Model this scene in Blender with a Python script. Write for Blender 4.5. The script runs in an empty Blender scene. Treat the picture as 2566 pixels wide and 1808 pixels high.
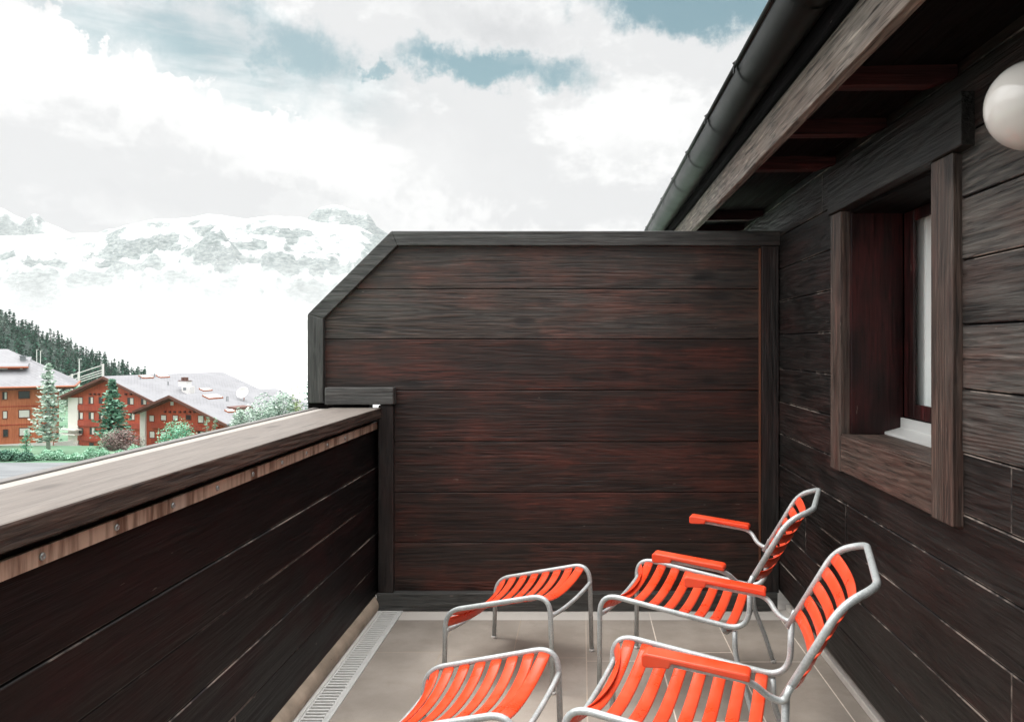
import bpy, math, random
from mathutils import Vector, Matrix
R = math.radians
random.seed(7)
scn = bpy.context.scene
COL = scn.collection
# ------------------------------------------------------------------ camera model of the photograph (2566 x 1808)
H, F0, PX, PY = 1.45, 2008.0, 1458.0, 866.0
def at(x, y, Y):                       # photo pixel -> world point at distance Y
    return Vector(((x - PX) / F0 * Y, Y, H + (PY - y) / F0 * Y))
def onx(x, y, X):                      # photo pixel -> world point on plane X = const
    Y = F0 * X / (x - PX)
    return Vector((X, Y, H + (PY - y) / F0 * Y))
def onplane(x, y, p, n):               # photo pixel -> point on any plane
    d = Vector(((x - PX) / F0, 1.0, (PY - y) / F0)); o = Vector((0, 0, H))
    return o + d * ((Vector(p) - o).dot(n) / d.dot(n))
cam = bpy.data.cameras.new('camera'); co = bpy.data.objects.new('camera', cam); COL.objects.link(co)
co.location = (0, 0, H); co.rotation_euler = (R(90), 0, 0)
cam.sensor_width = 36; cam.lens = 36 * F0 / 2566
cam.shift_x = -(PX - 1283) / 2566; cam.shift_y = -(904 - PY) / 2566
cam.clip_start = .05; cam.clip_end = 20000
scn.camera = co
scn.view_settings.view_transform = 'Standard'; scn.view_settings.look = 'None'
scn.view_settings.exposure = 0.8; scn.view_settings.gamma = 1

# ------------------------------------------------------------------ node helpers
class NT:
    def __init__(s, tree): s.t = tree; s.n = tree.nodes; s.l = tree.links
    def node(s, typ, **kw):
        n = s.n.new(typ)
        for k, v in kw.items():
            if k.startswith('_'): setattr(n, k[1:], v)
        for k, v in kw.items():
            if not k.startswith('_'): s.put(n, k, v)
        return n
    def put(s, n, k, v):
        i = n.inputs[int(k[1:])] if (k[0] == 'i' and k[1:].isdigit()) else n.inputs[k.replace('__', ' ')]
        if isinstance(v, bpy.types.NodeSocket): s.l.new(v, i)
        else:
            if hasattr(i.default_value, '__len__') and not isinstance(v, str):
                v = tuple(v)
                if len(i.default_value) == 4 and len(v) == 3: v += (1,)
            i.default_value = v
    def m(s, op, a, b=0.0, c=0.0, clamp=False):
        n = s.n.new('ShaderNodeMath'); n.operation = op; n.use_clamp = clamp
        for k, v in enumerate((a, b, c)): s.put(n, 'i%d' % k, v)
        return n.outputs[0]
    def ss(s, v, lo, hi, a=0.0, b=1.0):
        n = s.node('ShaderNodeMapRange', _interpolation_type='SMOOTHSTEP', Value=v)
        n.inputs[1].default_value, n.inputs[2].default_value = lo, hi
        n.inputs[3].default_value, n.inputs[4].default_value = a, b
        return n.outputs[0]
    def noise(s, vec, scale, detail=4, rough=.55, dist=0.0):
        n = s.node('ShaderNodeTexNoise', Vector=vec, Scale=scale, Detail=detail, Roughness=rough, Distortion=dist)
        return n
    def mapv(s, vec, scale=(1, 1, 1), loc=(0, 0, 0), rot=(0, 0, 0)):
        n = s.node('ShaderNodeMapping', Vector=vec, Scale=scale, Location=loc, Rotation=rot)
        return n.outputs[0]
    def mix(s, f, a, b, mode='MIX'):
        n = s.n.new('ShaderNodeMix'); n.data_type = 'RGBA'; n.blend_type = mode
        s.put(n, 'i0', f); s.put(n, 'i6', a); s.put(n, 'i7', b)
        return n.outputs[2]
    def vadd(s, a, b):
        n = s.n.new('ShaderNodeVectorMath'); n.operation = 'ADD'
        s.put(n, 'i0', a); s.put(n, 'i1', b); return n.outputs[0]
    def vscale(s, a, f):
        n = s.n.new('ShaderNodeVectorMath'); n.operation = 'SCALE'
        s.put(n, 'i0', a); s.put(n, 'Scale', f); return n.outputs[0]
def newmat(name):
    m = bpy.data.materials.new(name); m.use_nodes = True
    nt = NT(m.node_tree); b = m.node_tree.nodes['Principled BSDF']
    return m, nt, b
def bump(nt, b, h, strength=.3, dist=.01):
    n = nt.node('ShaderNodeBump', Height=h, Strength=strength, Distance=dist)
    nt.l.new(n.outputs[0], b.inputs['Normal'])
def obj_coord(nt): return nt.node('ShaderNodeTexCoord').outputs['Object']
def island(nt): return nt.node('ShaderNodeNewGeometry').outputs['Random Per Island']

def wood(name, axis, dark, mid, red, redamt=.5, rough=.55, grain=1.0, bumps=.5, spec=.4, gray=None, grayamt=.0, figure=110.0, figw=.12, dash=.85):
    """dark stained sawn timber, grain along one axis, every board its own"""
    m, nt, b = newmat(name)
    ax = 'xyz'.index(axis)
    rnd = island(nt)
    base = nt.vadd(obj_coord(nt), nt.vscale((3.1, 7.7, 5.3), nt.m('MULTIPLY', rnd, 9.0)))
    def st(along, across):
        v = [across] * 3; v[ax] = along
        return nt.mapv(base, scale=v)
    # flat-sawn figure: contour lines of a field stretched along the grain
    field = nt.noise(st(.34 * grain, 3.6 * grain), 1.0, 2, .4).outputs[0]
    fig = nt.m('ADD', .5, nt.m('MULTIPLY', nt.m('SINE', nt.m('MULTIPLY', field, figure)), .5))
    streak = nt.noise(st(1.5, 60 * grain), 1.0, 4, .65).outputs[0]
    fine = nt.noise(st(4.5, 150), 1.0, 4, .7).outputs[0]
    crack = nt.ss(nt.noise(st(1.7, 75), 1.0, 3, .5).outputs[0], .665, .70)
    pn = nt.noise(st(1.3, 8), 1.0, 5, .6)
    patch = pn.outputs[0]
    blotch = nt.noise(base, 3.4, 4, .62).outputs[0]
    vk = nt.node('ShaderNodeTexVoronoi', Vector=st(1.7, 4.2), Scale=1.0)
    knot = nt.ss(nt.m('ADD', vk.outputs['Distance'], nt.m('MULTIPLY', nt.m('SUBTRACT', blotch, .5), .12)), .17, .06)
    rings = nt.m('ADD', nt.m('MULTIPLY', fig, figw), nt.m('MULTIPLY', streak, 1 - figw))
    c = nt.mix(nt.ss(rings, .25, .72), dark, mid)
    if gray is not None:
        gf = nt.m('MULTIPLY', nt.ss(nt.m('ADD', nt.m('MULTIPLY', nt.noise(st(1.8, 10), 1.0, 5, .6).outputs[0], .6), nt.m('MULTIPLY', blotch, .4)), .42, .62), grayamt)
        c = nt.mix(gf, c, gray)
    rf = nt.m('MULTIPLY', nt.ss(nt.m('ADD', nt.m('MULTIPLY', patch, .6), nt.m('MULTIPLY', blotch, .4)), .45, .64), redamt)
    c = nt.mix(rf, c, red)
    v = nt.m('ADD', .70, nt.m('MULTIPLY', rnd, .6))
    v = nt.m('MULTIPLY', v, nt.m('ADD', .45, nt.m('MULTIPLY', fine, 1.1)))
    # rough sawing: short torn dashes, light and dark
    dn = nt.noise(st(6.0, 85), 1.0, 2, .55).outputs[0]
    rough_zone = nt.ss(nt.noise(st(1.1, 6), 1.0, 3, .6).outputs[0], .38, .62, .35, 1.0)
    v = nt.m('MULTIPLY', v, nt.m('ADD', 1.0, nt.m('MULTIPLY', nt.m('MULTIPLY', nt.ss(dn, .56, .68), dash), rough_zone)))
    v = nt.m('MULTIPLY', v, nt.m('SUBTRACT', 1.0, nt.m('MULTIPLY', nt.ss(dn, .44, .34), min(.6, dash * .7))))
    c = nt.mix(1.0, c, nt.node('ShaderNodeCombineColor', Red=v, Green=v, Blue=v).outputs[0], 'MULTIPLY')
    c = nt.mix(nt.m('MULTIPLY', crack, .75), c, [x * .35 for x in dark])
    c = nt.mix(nt.m('MULTIPLY', knot, .8), c, [x * .45 for x in dark])
    chips = nt.ss(nt.m('ADD', nt.noise(st(14, 80), 1.0, 2, .5).outputs[0], nt.m('MULTIPLY', nt.ss(blotch, .5, .7), .06)), .765, .80)
    c = nt.mix(nt.m('MULTIPLY', chips, .55), c, (.20, .17, .145))
    nt.put(b, 'Base Color', c)
    nt.put(b, 'Roughness', nt.m('ADD', nt.ss(rings, .2, .8, rough - .08, rough + .10), nt.m('MULTIPLY', rf, .12)))
    nt.put(b, 'Specular__IOR__Level', spec)
    h = nt.m('ADD', nt.m('MULTIPLY', nt.m('ADD', nt.m('MULTIPLY', fig, .22), nt.m('MULTIPLY', dn, .7)), 1.0), nt.m('ADD', nt.m('MULTIPLY', streak, .8), nt.m('MULTIPLY', fine, .4)))
    h = nt.m('SUBTRACT', h, nt.m('ADD', nt.m('MULTIPLY', knot, .4), nt.m('MULTIPLY', crack, .5)))
    bump(nt, b, h, bumps, .006)
    return m
def plain(name, col, rough=.5, metal=0.0, spec=.5, var=.12, scale=30, bmp=0.0, coat=0.0):
    m, nt, b = newmat(name)
    n = nt.noise(obj_coord(nt), scale, 5, .6).outputs[0]
    f = nt.m('ADD', 1 - var, nt.m('MULTIPLY', n, 2 * var))
    nt.put(b, 'Base Color', nt.mix(1.0, col, nt.node('ShaderNodeCombineColor', Red=f, Green=f, Blue=f).outputs[0], 'MULTIPLY'))
    nt.put(b, 'Roughness', nt.m('ADD', rough - .06, nt.m('MULTIPLY', n, .12)))
    b.inputs['Metallic'].default_value = metal
    nt.put(b, 'Specular__IOR__Level', spec)
    if coat: nt.put(b, 'Coat__Weight', coat); nt.put(b, 'Coat__Roughness', .12)
    if bmp: bump(nt, b, n, bmp, .004)
    return m

# ------------------------------------------------------------------ mesh helpers
class MB:
    def __init__(s): s.v = []; s.f = []; s.mi = []
    def add(s, vs, fs, mi=0):
        o = len(s.v); s.v += [tuple(v) for v in vs]
        for f in fs: s.f.append([i + o for i in f]); s.mi.append(mi)
        return s
    def box(s, x0, x1, y0, y1, z0, z1, mi=0, topmi=None):
        if x0 > x1: x0, x1 = x1, x0
        if y0 > y1: y0, y1 = y1, y0
        if z0 > z1: z0, z1 = z1, z0
        vs = [(x, y, z) for z in (z0, z1) for y in (y0, y1) for x in (x0, x1)]
        fs = [(0, 2, 3, 1), (0, 1, 5, 4), (2, 6, 7, 3), (0, 4, 6, 2), (1, 3, 7, 5)]
        s.add(vs, fs + [(4, 5, 7, 6)], mi)
        if topmi is not None: s.mi[-1] = topmi
        return s
    def prism(s, pts, axis, a, b, mi=0):
        """polygon (2D) extruded along an axis between a and b"""
        n = len(pts)
        def P(p, t):
            if axis == 'y': return (p[0], t, p[1])
            if axis == 'x': return (t, p[0], p[1])
            return (p[0], p[1], t)
        vs = [P(p, a) for p in pts] + [P(p, b) for p in pts]
        fs = [tuple(range(n)), tuple(range(2 * n - 1, n - 1, -1))]
        fs += [(i, i + n, (i + 1) % n + n, (i + 1) % n) for i in range(n)]
        return s.add(vs, fs, mi)
    def tube(s, path, r, seg=12, cap=True, mi=0):
        path = [Vector(p) for p in path]; n = len(path)
        rr = r if hasattr(r, '__len__') else [r] * n
        up = Vector((0.13, .31, .94)); vs = []; fs = []
        prev = None
        for i, p in enumerate(path):
            t = (path[min(i + 1, n - 1)] - path[max(i - 1, 0)]).normalized()
            if prev is None:
                a = t.cross(up)
                if a.length < .05: a = t.cross(Vector((1, 0, 0)))
            else:
                a = prev - t * prev.dot(t)
            a.normalize(); prev = a; bb = t.cross(a)
            for k in range(seg):
                q = 2 * math.pi * k / seg
                vs.append(p + (a * math.cos(q) + bb * math.sin(q)) * rr[i])
        for i in range(n - 1):
            for k in range(seg):
                k2 = (k + 1) % seg
                fs.append((i * seg + k, i * seg + k2, (i + 1) * seg + k2, (i + 1) * seg + k))
        if cap:
            fs.append(tuple(range(seg - 1, -1, -1))); fs.append(tuple((n - 1) * seg + k for k in range(seg)))
        return s.add(vs, fs, mi)
    def lathe(s, prof, c, axis='z', seg=24, mi=0):
        """profile of (radius, height) turned about an axis through c"""
        vs = []; n = len(prof)
        for (r, h) in prof:
            for k in range(seg):
                q = 2 * math.pi * k / seg; a, b = r * math.cos(q), r * math.sin(q)
                vs.append((c[0] + a, c[1] + b, c[2] + h) if axis == 'z' else (c[0] + h, c[1] + a, c[2] + b))
        fs = [(i * seg + k, i * seg + (k + 1) % seg, (i + 1) * seg + (k + 1) % seg, (i + 1) * seg + k) for i in range(n - 1) for k in range(seg)]
        fs += [tuple(range(seg - 1, -1, -1)), tuple((n - 1) * seg + k for k in range(seg))]
        return s.add(vs, fs, mi)
    def build(s, name, mats, parent=None, offset=None, smooth=False, bevel=0.0, worn=None):
        off = Vector(offset) if offset is not None else Vector((0, 0, 0))
        me = bpy.data.meshes.new(name)
        me.from_pydata([tuple(Vector(v) - off) for v in s.v], [], s.f)
        for m in (mats if isinstance(mats, (list, tuple)) else [mats]): me.materials.append(m)
        me.polygons.foreach_set('material_index', s.mi)
        if smooth: me.polygons.foreach_set('use_smooth', [True] * len(me.polygons))
        me.update()
        o = bpy.data.objects.new(name, me); COL.objects.link(o)
        if parent is not None: o.parent = parent
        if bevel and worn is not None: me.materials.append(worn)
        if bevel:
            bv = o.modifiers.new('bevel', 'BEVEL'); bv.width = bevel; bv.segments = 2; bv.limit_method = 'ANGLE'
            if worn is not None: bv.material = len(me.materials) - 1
        return o
def tag(o, label=None, cat=None, group=None, kind=None):
    if label: o['label'] = label
    if cat: o['category'] = cat
    if group: o['group'] = group
    if kind: o['kind'] = kind
    return o
def empty(name, loc, rz=0.0, **kw):
    o = bpy.data.objects.new(name, None); COL.objects.link(o)
    o.location = loc; o.rotation_euler = (0, 0, rz); o.empty_display_size = .1
    return tag(o, **kw)
def copy_tree(o, parent=None):
    c = o.copy(); COL.objects.link(c); c.parent = parent
    for ch in list(o.children): copy_tree(ch, c)
    return c
def fillet(pts, rad, n=7):
    """polyline with rounded corners; rad: one radius or one per inner corner"""
    pts = [Vector(p) for p in pts]; out = [pts[0]]
    for i in range(1, len(pts) - 1):
        r = rad[i - 1] if hasattr(rad, '__len__') else rad
        p = pts[i]; a = (pts[i - 1] - p); b = (pts[i + 1] - p)
        d = min(r, a.length * .49, b.length * .49)
        A = p + a.normalized() * d; B = p + b.normalized() * d
        for k in range(n + 1):
            t = k / n
            out.append(A.lerp(p, t).lerp(p.lerp(B, t), t))
    out.append(pts[-1]); return out

# ------------------------------------------------------------------ materials of the balcony
M = {}
M['wall_boards'] = wood('stained_wall_boards', 'y', (.004, .0036, .0034), (.013, .0098, .0085), (.028, .010, .008), .6, .47, 1.0, .9, .28, (.020, .019, .0175), .5, 150, .2)
M['wall_weathered'] = wood('weathered_wall_boards', 'y', (.014, .012, .0105), (.084, .074, .065), (.062, .033, .025), .65, .5, 1.0, 1.0, .4, (.084, .080, .074), .5, 190, .20, .8)  # weathered upper near boards, with sky sheen put into the paler colour
M['partition_boards'] = wood('stained_partition_boards', 'x', (.0065, .0040, .0034), (.036, .0165, .0112), (.082, .0210, .0130), .8, .47, 1.1, .6, .40, (.026, .0235, .021), .35, 130, .10, .95)
M['partition_weathered'] = wood('weathered_partition_boards', 'x', (.010, .0080, .0072), (.046, .030, .0225), (.092, .032, .0205), .75, .46, 1.1, .7, .5, (.044, .043, .039), .65, 130, .10, .9)  # upper boards: paler copy that paints the grey sky sheen
M['parapet_boards'] = wood('stained_parapet_boards', 'y', (.0030, .0028, .0028), (.006, .0045, .0045), (.016, .0045, .0045), .7, .5, .8, .4, .16)
M['trim_x'] = wood('stained_trim_horizontal', 'x', (.016, .016, .015), (.048, .047, .043), (.050, .031, .026), .25, .46, 1.0, .6, .6, (.066, .068, .064), .7)
M['frame_z'] = wood('weathered_frame_upright', 'z', (.016, .016, .015), (.048, .046, .042), (.050, .031, .026), .3, .46, 1.0, .6, .6, (.062, .064, .060), .7)
M['trim_z'] = wood('stained_trim_upright', 'z', (.009, .0075, .007), (.024, .018, .016), (.040, .014, .011), .5, .48, 1.0, .5, .4, (.038, .037, .035), .5)
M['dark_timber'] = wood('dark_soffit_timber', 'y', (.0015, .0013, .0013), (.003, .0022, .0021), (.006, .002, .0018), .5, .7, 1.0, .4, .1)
M['red_timber'] = wood('red_brown_timber', 'x', (.026, .007, .007), (.050, .012, .011), (.075, .015, .013), .5, .6, 1.0, .4, .2)
M['reveal'] = wood('red_brown_reveal', 'z', (.007, .0022, .0022), (.020, .0055, .005), (.062, .0080, .0078), .85, .42, 1.0, .3, .3)
M['fascia'] = wood('weathered_fascia', 'y', (.07, .055, .047), (.28, .24, .21), (.20, .135, .105), .4, .65, 1.5, 1.2, .3, None, 0, 150)
M['cap_side'] = wood('cap_board_side', 'y', (.022, .014, .011), (.075, .050, .037), (.070, .035, .025), .4, .6, 1.2, .9, .4)
M['cap_top'] = wood('weathered_cap_top', 'y', (.130, .109, .094), (.163, .141, .124), (.150, .122, .104), .3, .6, .5, .2, .4, None, 0, 60, .1, .12)
M['casing'] = wood('window_casing', 'z', (.022, .014, .011), (.094, .062, .048), (.098, .040, .029), .6, .5, 1.3, .8, .4, (.115, .098, .084), .45, 150)
M['casing_y'] = wood('window_sill_timber', 'y', (.020, .0125, .010), (.086, .056, .043), (.092, .037, .027), .5, .5, 1.1, .7, .4, (.105, .084, .07), .35, 130)
M['lintel'] = wood('window_lintel_timber', 'y', (.006, .0058, .0055), (.021, .0195, .018), (.024, .014, .011), .3, .5, 1.2, .7, .3, (.029, .029, .027), .5, 130)
m, nt, b = newmat('worn_board_edge')  # pale bevels paint the sky light caught along board edges
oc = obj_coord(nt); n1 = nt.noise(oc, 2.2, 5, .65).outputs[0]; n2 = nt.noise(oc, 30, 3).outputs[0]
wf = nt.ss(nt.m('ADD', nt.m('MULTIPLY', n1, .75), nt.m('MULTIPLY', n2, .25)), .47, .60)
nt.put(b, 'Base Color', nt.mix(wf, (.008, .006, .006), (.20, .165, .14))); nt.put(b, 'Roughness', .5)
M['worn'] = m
M['white_metal'] = plain('pale_sheet_metal', (.62, .62, .60), .4, .3, .5, .06, 12)
M['edge_metal'] = plain('pale_flashing', (.16, .148, .14), .5, .2, .4, .1, 14)
M['curtain'] = plain('white_curtain', (.82, .83, .82), .9, 0, .2, .03, 5)
M['orange'] = plain('orange_paint', (.80, .062, .017), .30, 0, .5, .05, 9, 0, .25)
m, nt, b = newmat('worn_orange_paint')
oc = obj_coord(nt); rnd = island(nt)
n1 = nt.noise(oc, 7, 5, .65).outputs[0]; n2 = nt.noise(nt.mapv(oc, scale=(30, 5, 30)), 4.0, 4, .6).outputs[0]; n3 = nt.noise(oc, 90, 3, .6).outputs[0]
c = nt.mix(nt.ss(n1, .35, .7), (.80, .058, .015), (.74, .085, .032))
c = nt.mix(nt.m('MULTIPLY', nt.ss(n2, .66, .74), .35), c, (.42, .045, .02))
c = nt.mix(nt.m('MULTIPLY', nt.ss(n3, .70, .76), .5), c, (.55, .22, .14))
nt.put(b, 'Base Color', c); nt.put(b, 'Roughness', nt.ss(n1, .3, .7, .24, .46)); nt.put(b, 'Coat__Weight', .15); nt.put(b, 'Coat__Roughness', .2)
bump(nt, b, n3, .06, .002)
M['orange'] = m
M['rubber'] = plain('pale_foot_plastic', (.55, .53, .50), .6)
M['gutter'] = plain('dark_green_gutter', (.0045, .006, .0055), .42, 0.0, .20, .3, 7, .1)
M['galvanised'] = plain('galvanised_clip', (.35, .36, .35), .4, .8)
M['concrete'] = plain('grey_render', (.30, .275, .25), .85, 0, .3, .25, 11, .5)
M['pale_stone'] = plain('pale_edge_stone', (.55, .51, .47), .8, 0, .3, .2, 16, .4)
M['black'] = plain('dark_void', (.008, .008, .008), .9, 0, .1)
M['dark_room'] = plain('dark_interior', (.03, .028, .026), .9, 0, .1)

# tube steel: light grey hammered enamel
m, nt, b = newmat('grey_tube_enamel')
oc = obj_coord(nt); n1 = nt.noise(oc, 160, 3, .6).outputs[0]; n2 = nt.noise(oc, 18, 4).outputs[0]
v = nt.m('ADD', nt.m('MULTIPLY', n1, .24), nt.m('MULTIPLY', n2, .20))
nt.put(b, 'Base Color', nt.mix(nt.ss(v, .14, .32), (.36, .39, .39), (.60, .62, .615)))
nt.put(b, 'Metallic', .25); nt.put(b, 'Roughness', .36); bump(nt, b, n1, .12, .002)
M['tube'] = m
# lamp globe: opal glass, off
m, nt, b = newmat('opal_globe')
nt.put(b, 'Base Color', (.60, .565, .53)); nt.put(b, 'Roughness', .06); nt.put(b, 'Specular__IOR__Level', .6)
nt.put(b, 'Subsurface__Weight', .15); nt.put(b, 'Subsurface__Radius', (.03, .03, .03))
M['opal'] = m
# window glass: thin pane
m, nt, b = newmat('window_glass')
out = nt.n['Material Output']; nt.n.remove(b)
fc_ = nt.node('ShaderNodeLayerWeight', Blend=.5).outputs['Facing']
mixs = nt.node('ShaderNodeMixShader', Fac=nt.m('ADD', nt.m('MULTIPLY', nt.m('POWER', fc_, 4.0), .7), .05))
nt.l.new(nt.node('ShaderNodeBsdfTransparent', Color=(.93, .95, .94)).outputs[0], mixs.inputs[1])
nt.l.new(nt.node('ShaderNodeBsdfGlossy', Roughness=.02).outputs[0], mixs.inputs[2])
nt.l.new(mixs.outputs[0], out.inputs[0])
M['glass'] = m
# oxidised strip under the cap: tan metal with upright runs
m, nt, b = newmat('stained_strip')
oc = obj_coord(nt)
runs = nt.noise(nt.mapv(oc, scale=(1, 1, .12)), 20, 5, .62).outputs[0]
big = nt.noise(nt.mapv(oc, scale=(1, 1, .3)), 5.0, 3).outputs[0]
c = nt.mix(nt.ss(runs, .34, .60), (.15, .085, .055), (.56, .43, .33))
c = nt.mix(nt.ss(big, .56, .7), c, (.60, .50, .41))
nt.put(b, 'Base Color', c); nt.put(b, 'Metallic', .35); nt.put(b, 'Roughness', .42); bump(nt, b, runs, .2, .002)
M['strip'] = m
# membrane upstand along the parapet
m, nt, b = newmat('tan_membrane')
oc = obj_coord(nt)
n1 = nt.noise(oc, 6, 5).outputs[0]; n2 = nt.noise(nt.mapv(oc, scale=(1, .6, 1)), 60, 3).outputs[0]
spots = nt.ss(nt.noise(oc, 34, 2).outputs[0], .72, .76)
c = nt.mix(nt.ss(n1, .3, .7), (.20, .155, .115), (.37, .29, .22)); c = nt.mix(nt.m('MULTIPLY', spots, .7), c, (.06, .03, .02))
nt.put(b, 'Base Color', c); nt.put(b, 'Roughness', .7); bump(nt, b, nt.m('ADD', n1, nt.m('MULTIPLY', n2, .3)), .4, .006)
M['membrane'] = m
# drain steel
M['grate'] = plain('drain_steel', (.72, .71, .68), .42, .3, .5, .15, 22, .1)

# ------------------------------------------------------------------ floor: large grey-beige slabs
m, nt, b = newmat('balcony_slabs')
oc = obj_coord(nt); sp = nt.node('ShaderNodeSeparateXYZ', Vector=oc)
x, y = sp.outputs[0], sp.outputs[1]
P = .3445; L = .70
col = nt.m('DIVIDE', nt.m('ADD', x, .323 + 20 * P), P)
ci = nt.m('FLOOR', col); cf = nt.m('FRACT', col)
st = nt.m('FRACT', nt.m('MULTIPLY', nt.m('SINE', nt.m('MULTIPLY', ci, 12.9)), 43.7))
ry = nt.m('DIVIDE', nt.m('ADD', y, nt.m('ADD', 20, nt.m('MULTIPLY', st, .12))), L)
ri = nt.m('FLOOR', ry); rf = nt.m('FRACT', ry)
dx = nt.m('MULTIPLY', nt.m('MINIMUM', cf, nt.m('SUBTRACT', 1, cf)), P)
dy = nt.m('MULTIPLY', nt.m('MINIMUM', rf, nt.m('SUBTRACT', 1, rf)), L)
wob = nt.m('MULTIPLY', nt.m('SUBTRACT', nt.noise(oc, 40, 2).outputs[0], .5), .003)
gd = nt.m('ADD', nt.m('MINIMUM', dx, dy), wob)
grout = nt.ss(gd, .0036, .0016)
tid = nt.m('FRACT', nt.m('MULTIPLY', nt.m('SINE', nt.m('ADD', nt.m('MULTIPLY', ci, 3.17), nt.m('MULTIPLY', ri, 7.31))), 91.7))
cloud = nt.noise(oc, 2.2, 6, .62).outputs[0]; stain = nt.noise(nt.mapv(oc, scale=(1, 1, 1), loc=(4, 1, 0)), 7.0, 5, .65).outputs[0]
fine = nt.noise(oc, 160, 3, .7).outputs[0]
c = nt.mix(nt.ss(cloud, .3, .72), (.222, .190, .160), (.322, .280, .240))
c = nt.mix(nt.m('MULTIPLY', nt.ss(stain, .52, .72), .5), c, (.22, .185, .155))
vv = nt.m('ADD', .90, nt.m('ADD', nt.m('MULTIPLY', tid, .14), nt.m('MULTIPLY', nt.m('SUBTRACT', fine, .5), .22)))
c = nt.mix(1.0, c, nt.node('ShaderNodeCombineColor', Red=vv, Green=vv, Blue=vv).outputs[0], 'MULTIPLY')
warm = nt.ss(x, -.1, .35)                               # pale joints near the house, dirty ones further out
c = nt.mix(nt.m('MULTIPLY', grout, .85), c, nt.mix(warm, (.33, .27, .21), (.70, .61, .52)))
edge = nt.ss(y, 4.235, 4.245)                           # paler row against the partition
c = nt.mix(nt.m('MULTIPLY', edge, .7), c, (.56, .52, .475))
c = nt.mix(nt.m('MULTIPLY', nt.ss(nt.m('ABSOLUTE', nt.m('SUBTRACT', y, 4.236)), .006, .002), .4), c, (.12, .10, .085))
nt.put(b, 'Base Color', c); nt.put(b, 'Roughness', nt.ss(stain, .3, .7, .62, .78)); nt.put(b, 'Specular__IOR__Level', .35)
bump(nt, b, nt.m('SUBTRACT', nt.m('MULTIPLY', fine, .25), nt.m('MULTIPLY', grout, .6)), .25, .004)
M['floor'] = m
YW = 4.433                                              # face of the partition boards
fl = MB(); fl.box(-.976, 1.30, -3.2, 4.40, -.12, 0)
tag(fl.build('floor', M['floor']), kind='structure')
sub = MB(); sub.box(-1.45, 1.4, -3.2, 9.0, -.6, -.125)
tag(sub.build('balcony_slab', M['concrete']), kind='structure')

# ------------------------------------------------------------------ drain channel with slotted grates
dr = empty('drain_channel', (-1.047, 2.0, 0), label='long metal drain channel with slotted grates beside the parapet', cat='drain')
OD = (-1.047, 2.0, 0)
g = MB(); g.box(-1.1165, -1.098, -1.5, 4.385, -.03, .004); g.box(-.995, -.9775, -1.5, 4.385, -.03, .004); g.build('channel_frame', M['grate'], dr, OD, bevel=.002)
g = MB(); g.box(-1.098, -.995, -1.5, 4.385, -.045, -.040); g.build('channel_base', M['black'], dr, OD)
yy = 4.38
gi = 0
while yy > 0.2:
    g = MB(); y1 = yy; y0 = yy - .978
    g.box(-1.0965, -1.088, y0, y1, -.02, .002); g.box(-1.006, -.9965, y0, y1, -.02, .002)
    k = 0; t = y0 + .014
    while t < y1 - .01:
        g.box(-1.088, -1.006, t - .0062, t + .0062, -.016, .0035)
        g.box(-1.070, -1.066, t + .0062, t + .021, -.016, -.003); g.box(-1.028, -1.024, t + .0062, t + .021, -.016, -.003)
        t += .0272
    if gi != 1: g.box(-1.088, -1.006, y1 - .006, y1, -.016, .001)
    g.build('grate', M['grate'], dr, OD, bevel=.0018)
    yy = y0 - .006; gi += 1

# ------------------------------------------------------------------ parapet on the left
OP = (-1.25, 2.0, 0)
pa = empty('parapet', OP, label='dark stained wooden balcony parapet with a pale weathered cap board', cat='balcony wall')
b1 = MB(); zs = [.073, .24, .418, .602, .782, 1.045]
rp = random.Random(3)
for i in range(5):
    ys = [-3.2] + {0: [2.63]}.get(i, []) + [4.43]
    for a, c_ in zip(ys[:-1], ys[1:]):
        o = (i % 2) * .003 - .0015 + rp.uniform(-.001, .001)
        b1.box(-1.136 + o, -1.16, a + .001, (c_ if c_ < 4.4 else 4.52) - .001, zs[i] + .002, zs[i + 1] - .002)
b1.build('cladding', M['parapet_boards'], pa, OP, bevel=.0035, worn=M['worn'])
w = MB(); w.box(-1.162, -1.40, -3.2, 4.52, -.6, 1.045); w.build('core_wall', M['black'], pa, OP)
w = MB(); w.box(-1.405, -1.425, -3.2, 4.9, -.9, 1.05); w.build('outer_cladding', M['parapet_boards'], pa, OP)
cp = MB(); cp.box(-1.098, -1.376, -3.2, 4.41, 1.055, 1.112, 0, 1)
cp.build('cap_board', [M['cap_side'], M['cap_top']], pa, OP, bevel=.006)
cp = MB(); cp.box(-1.378, -1.45, -3.2, 4.9, 1.05, 1.104); cp.build('cap_groove', M['concrete'], pa, OP)
cp = MB(); cp.box(-1.452, -1.486, -3.2, 4.9, 1.04, 1.110); cp.build('edge_flashing', M['edge_metal'], pa, OP, bevel=.003)
cp = MB(); cp.box(-1.12, -1.37, 4.412, 4.425, 1.058, 1.106); cp.build('end_flashing', M['edge_metal'], pa, OP)
sp_ = MB(); sp_.box(-1.123, -1.1345, -3.2, 4.405, .993, 1.033)
strip = sp_.build('metal_strip', M['strip'], pa, OP, bevel=.002)
for k in range(12):
    yk = F0 * 1.124 / (1458 - 103.4) + .2665 * (k - 3)
    if yk < .4 or yk > 4.38: continue
    s_ = MB(); s_.lathe([(.0085, 0), (.0085, .002), (.0068, .0045), (.0038, .0052), (.0036, .0032), (.0005, .0032)], (0, 0, 0), 'x', 14)
    so = s_.build('screw', M['galvanised'], strip, None, True)
    so.location = Vector((-1.1228, yk, 1.0125)) - Vector(OP)
mb = MB()
arc = [(-1.150 + .042 * math.cos(q), .030 + .046 * math.sin(q)) for q in [R(-40 + 12 * k) for k in range(20)]]
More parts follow.
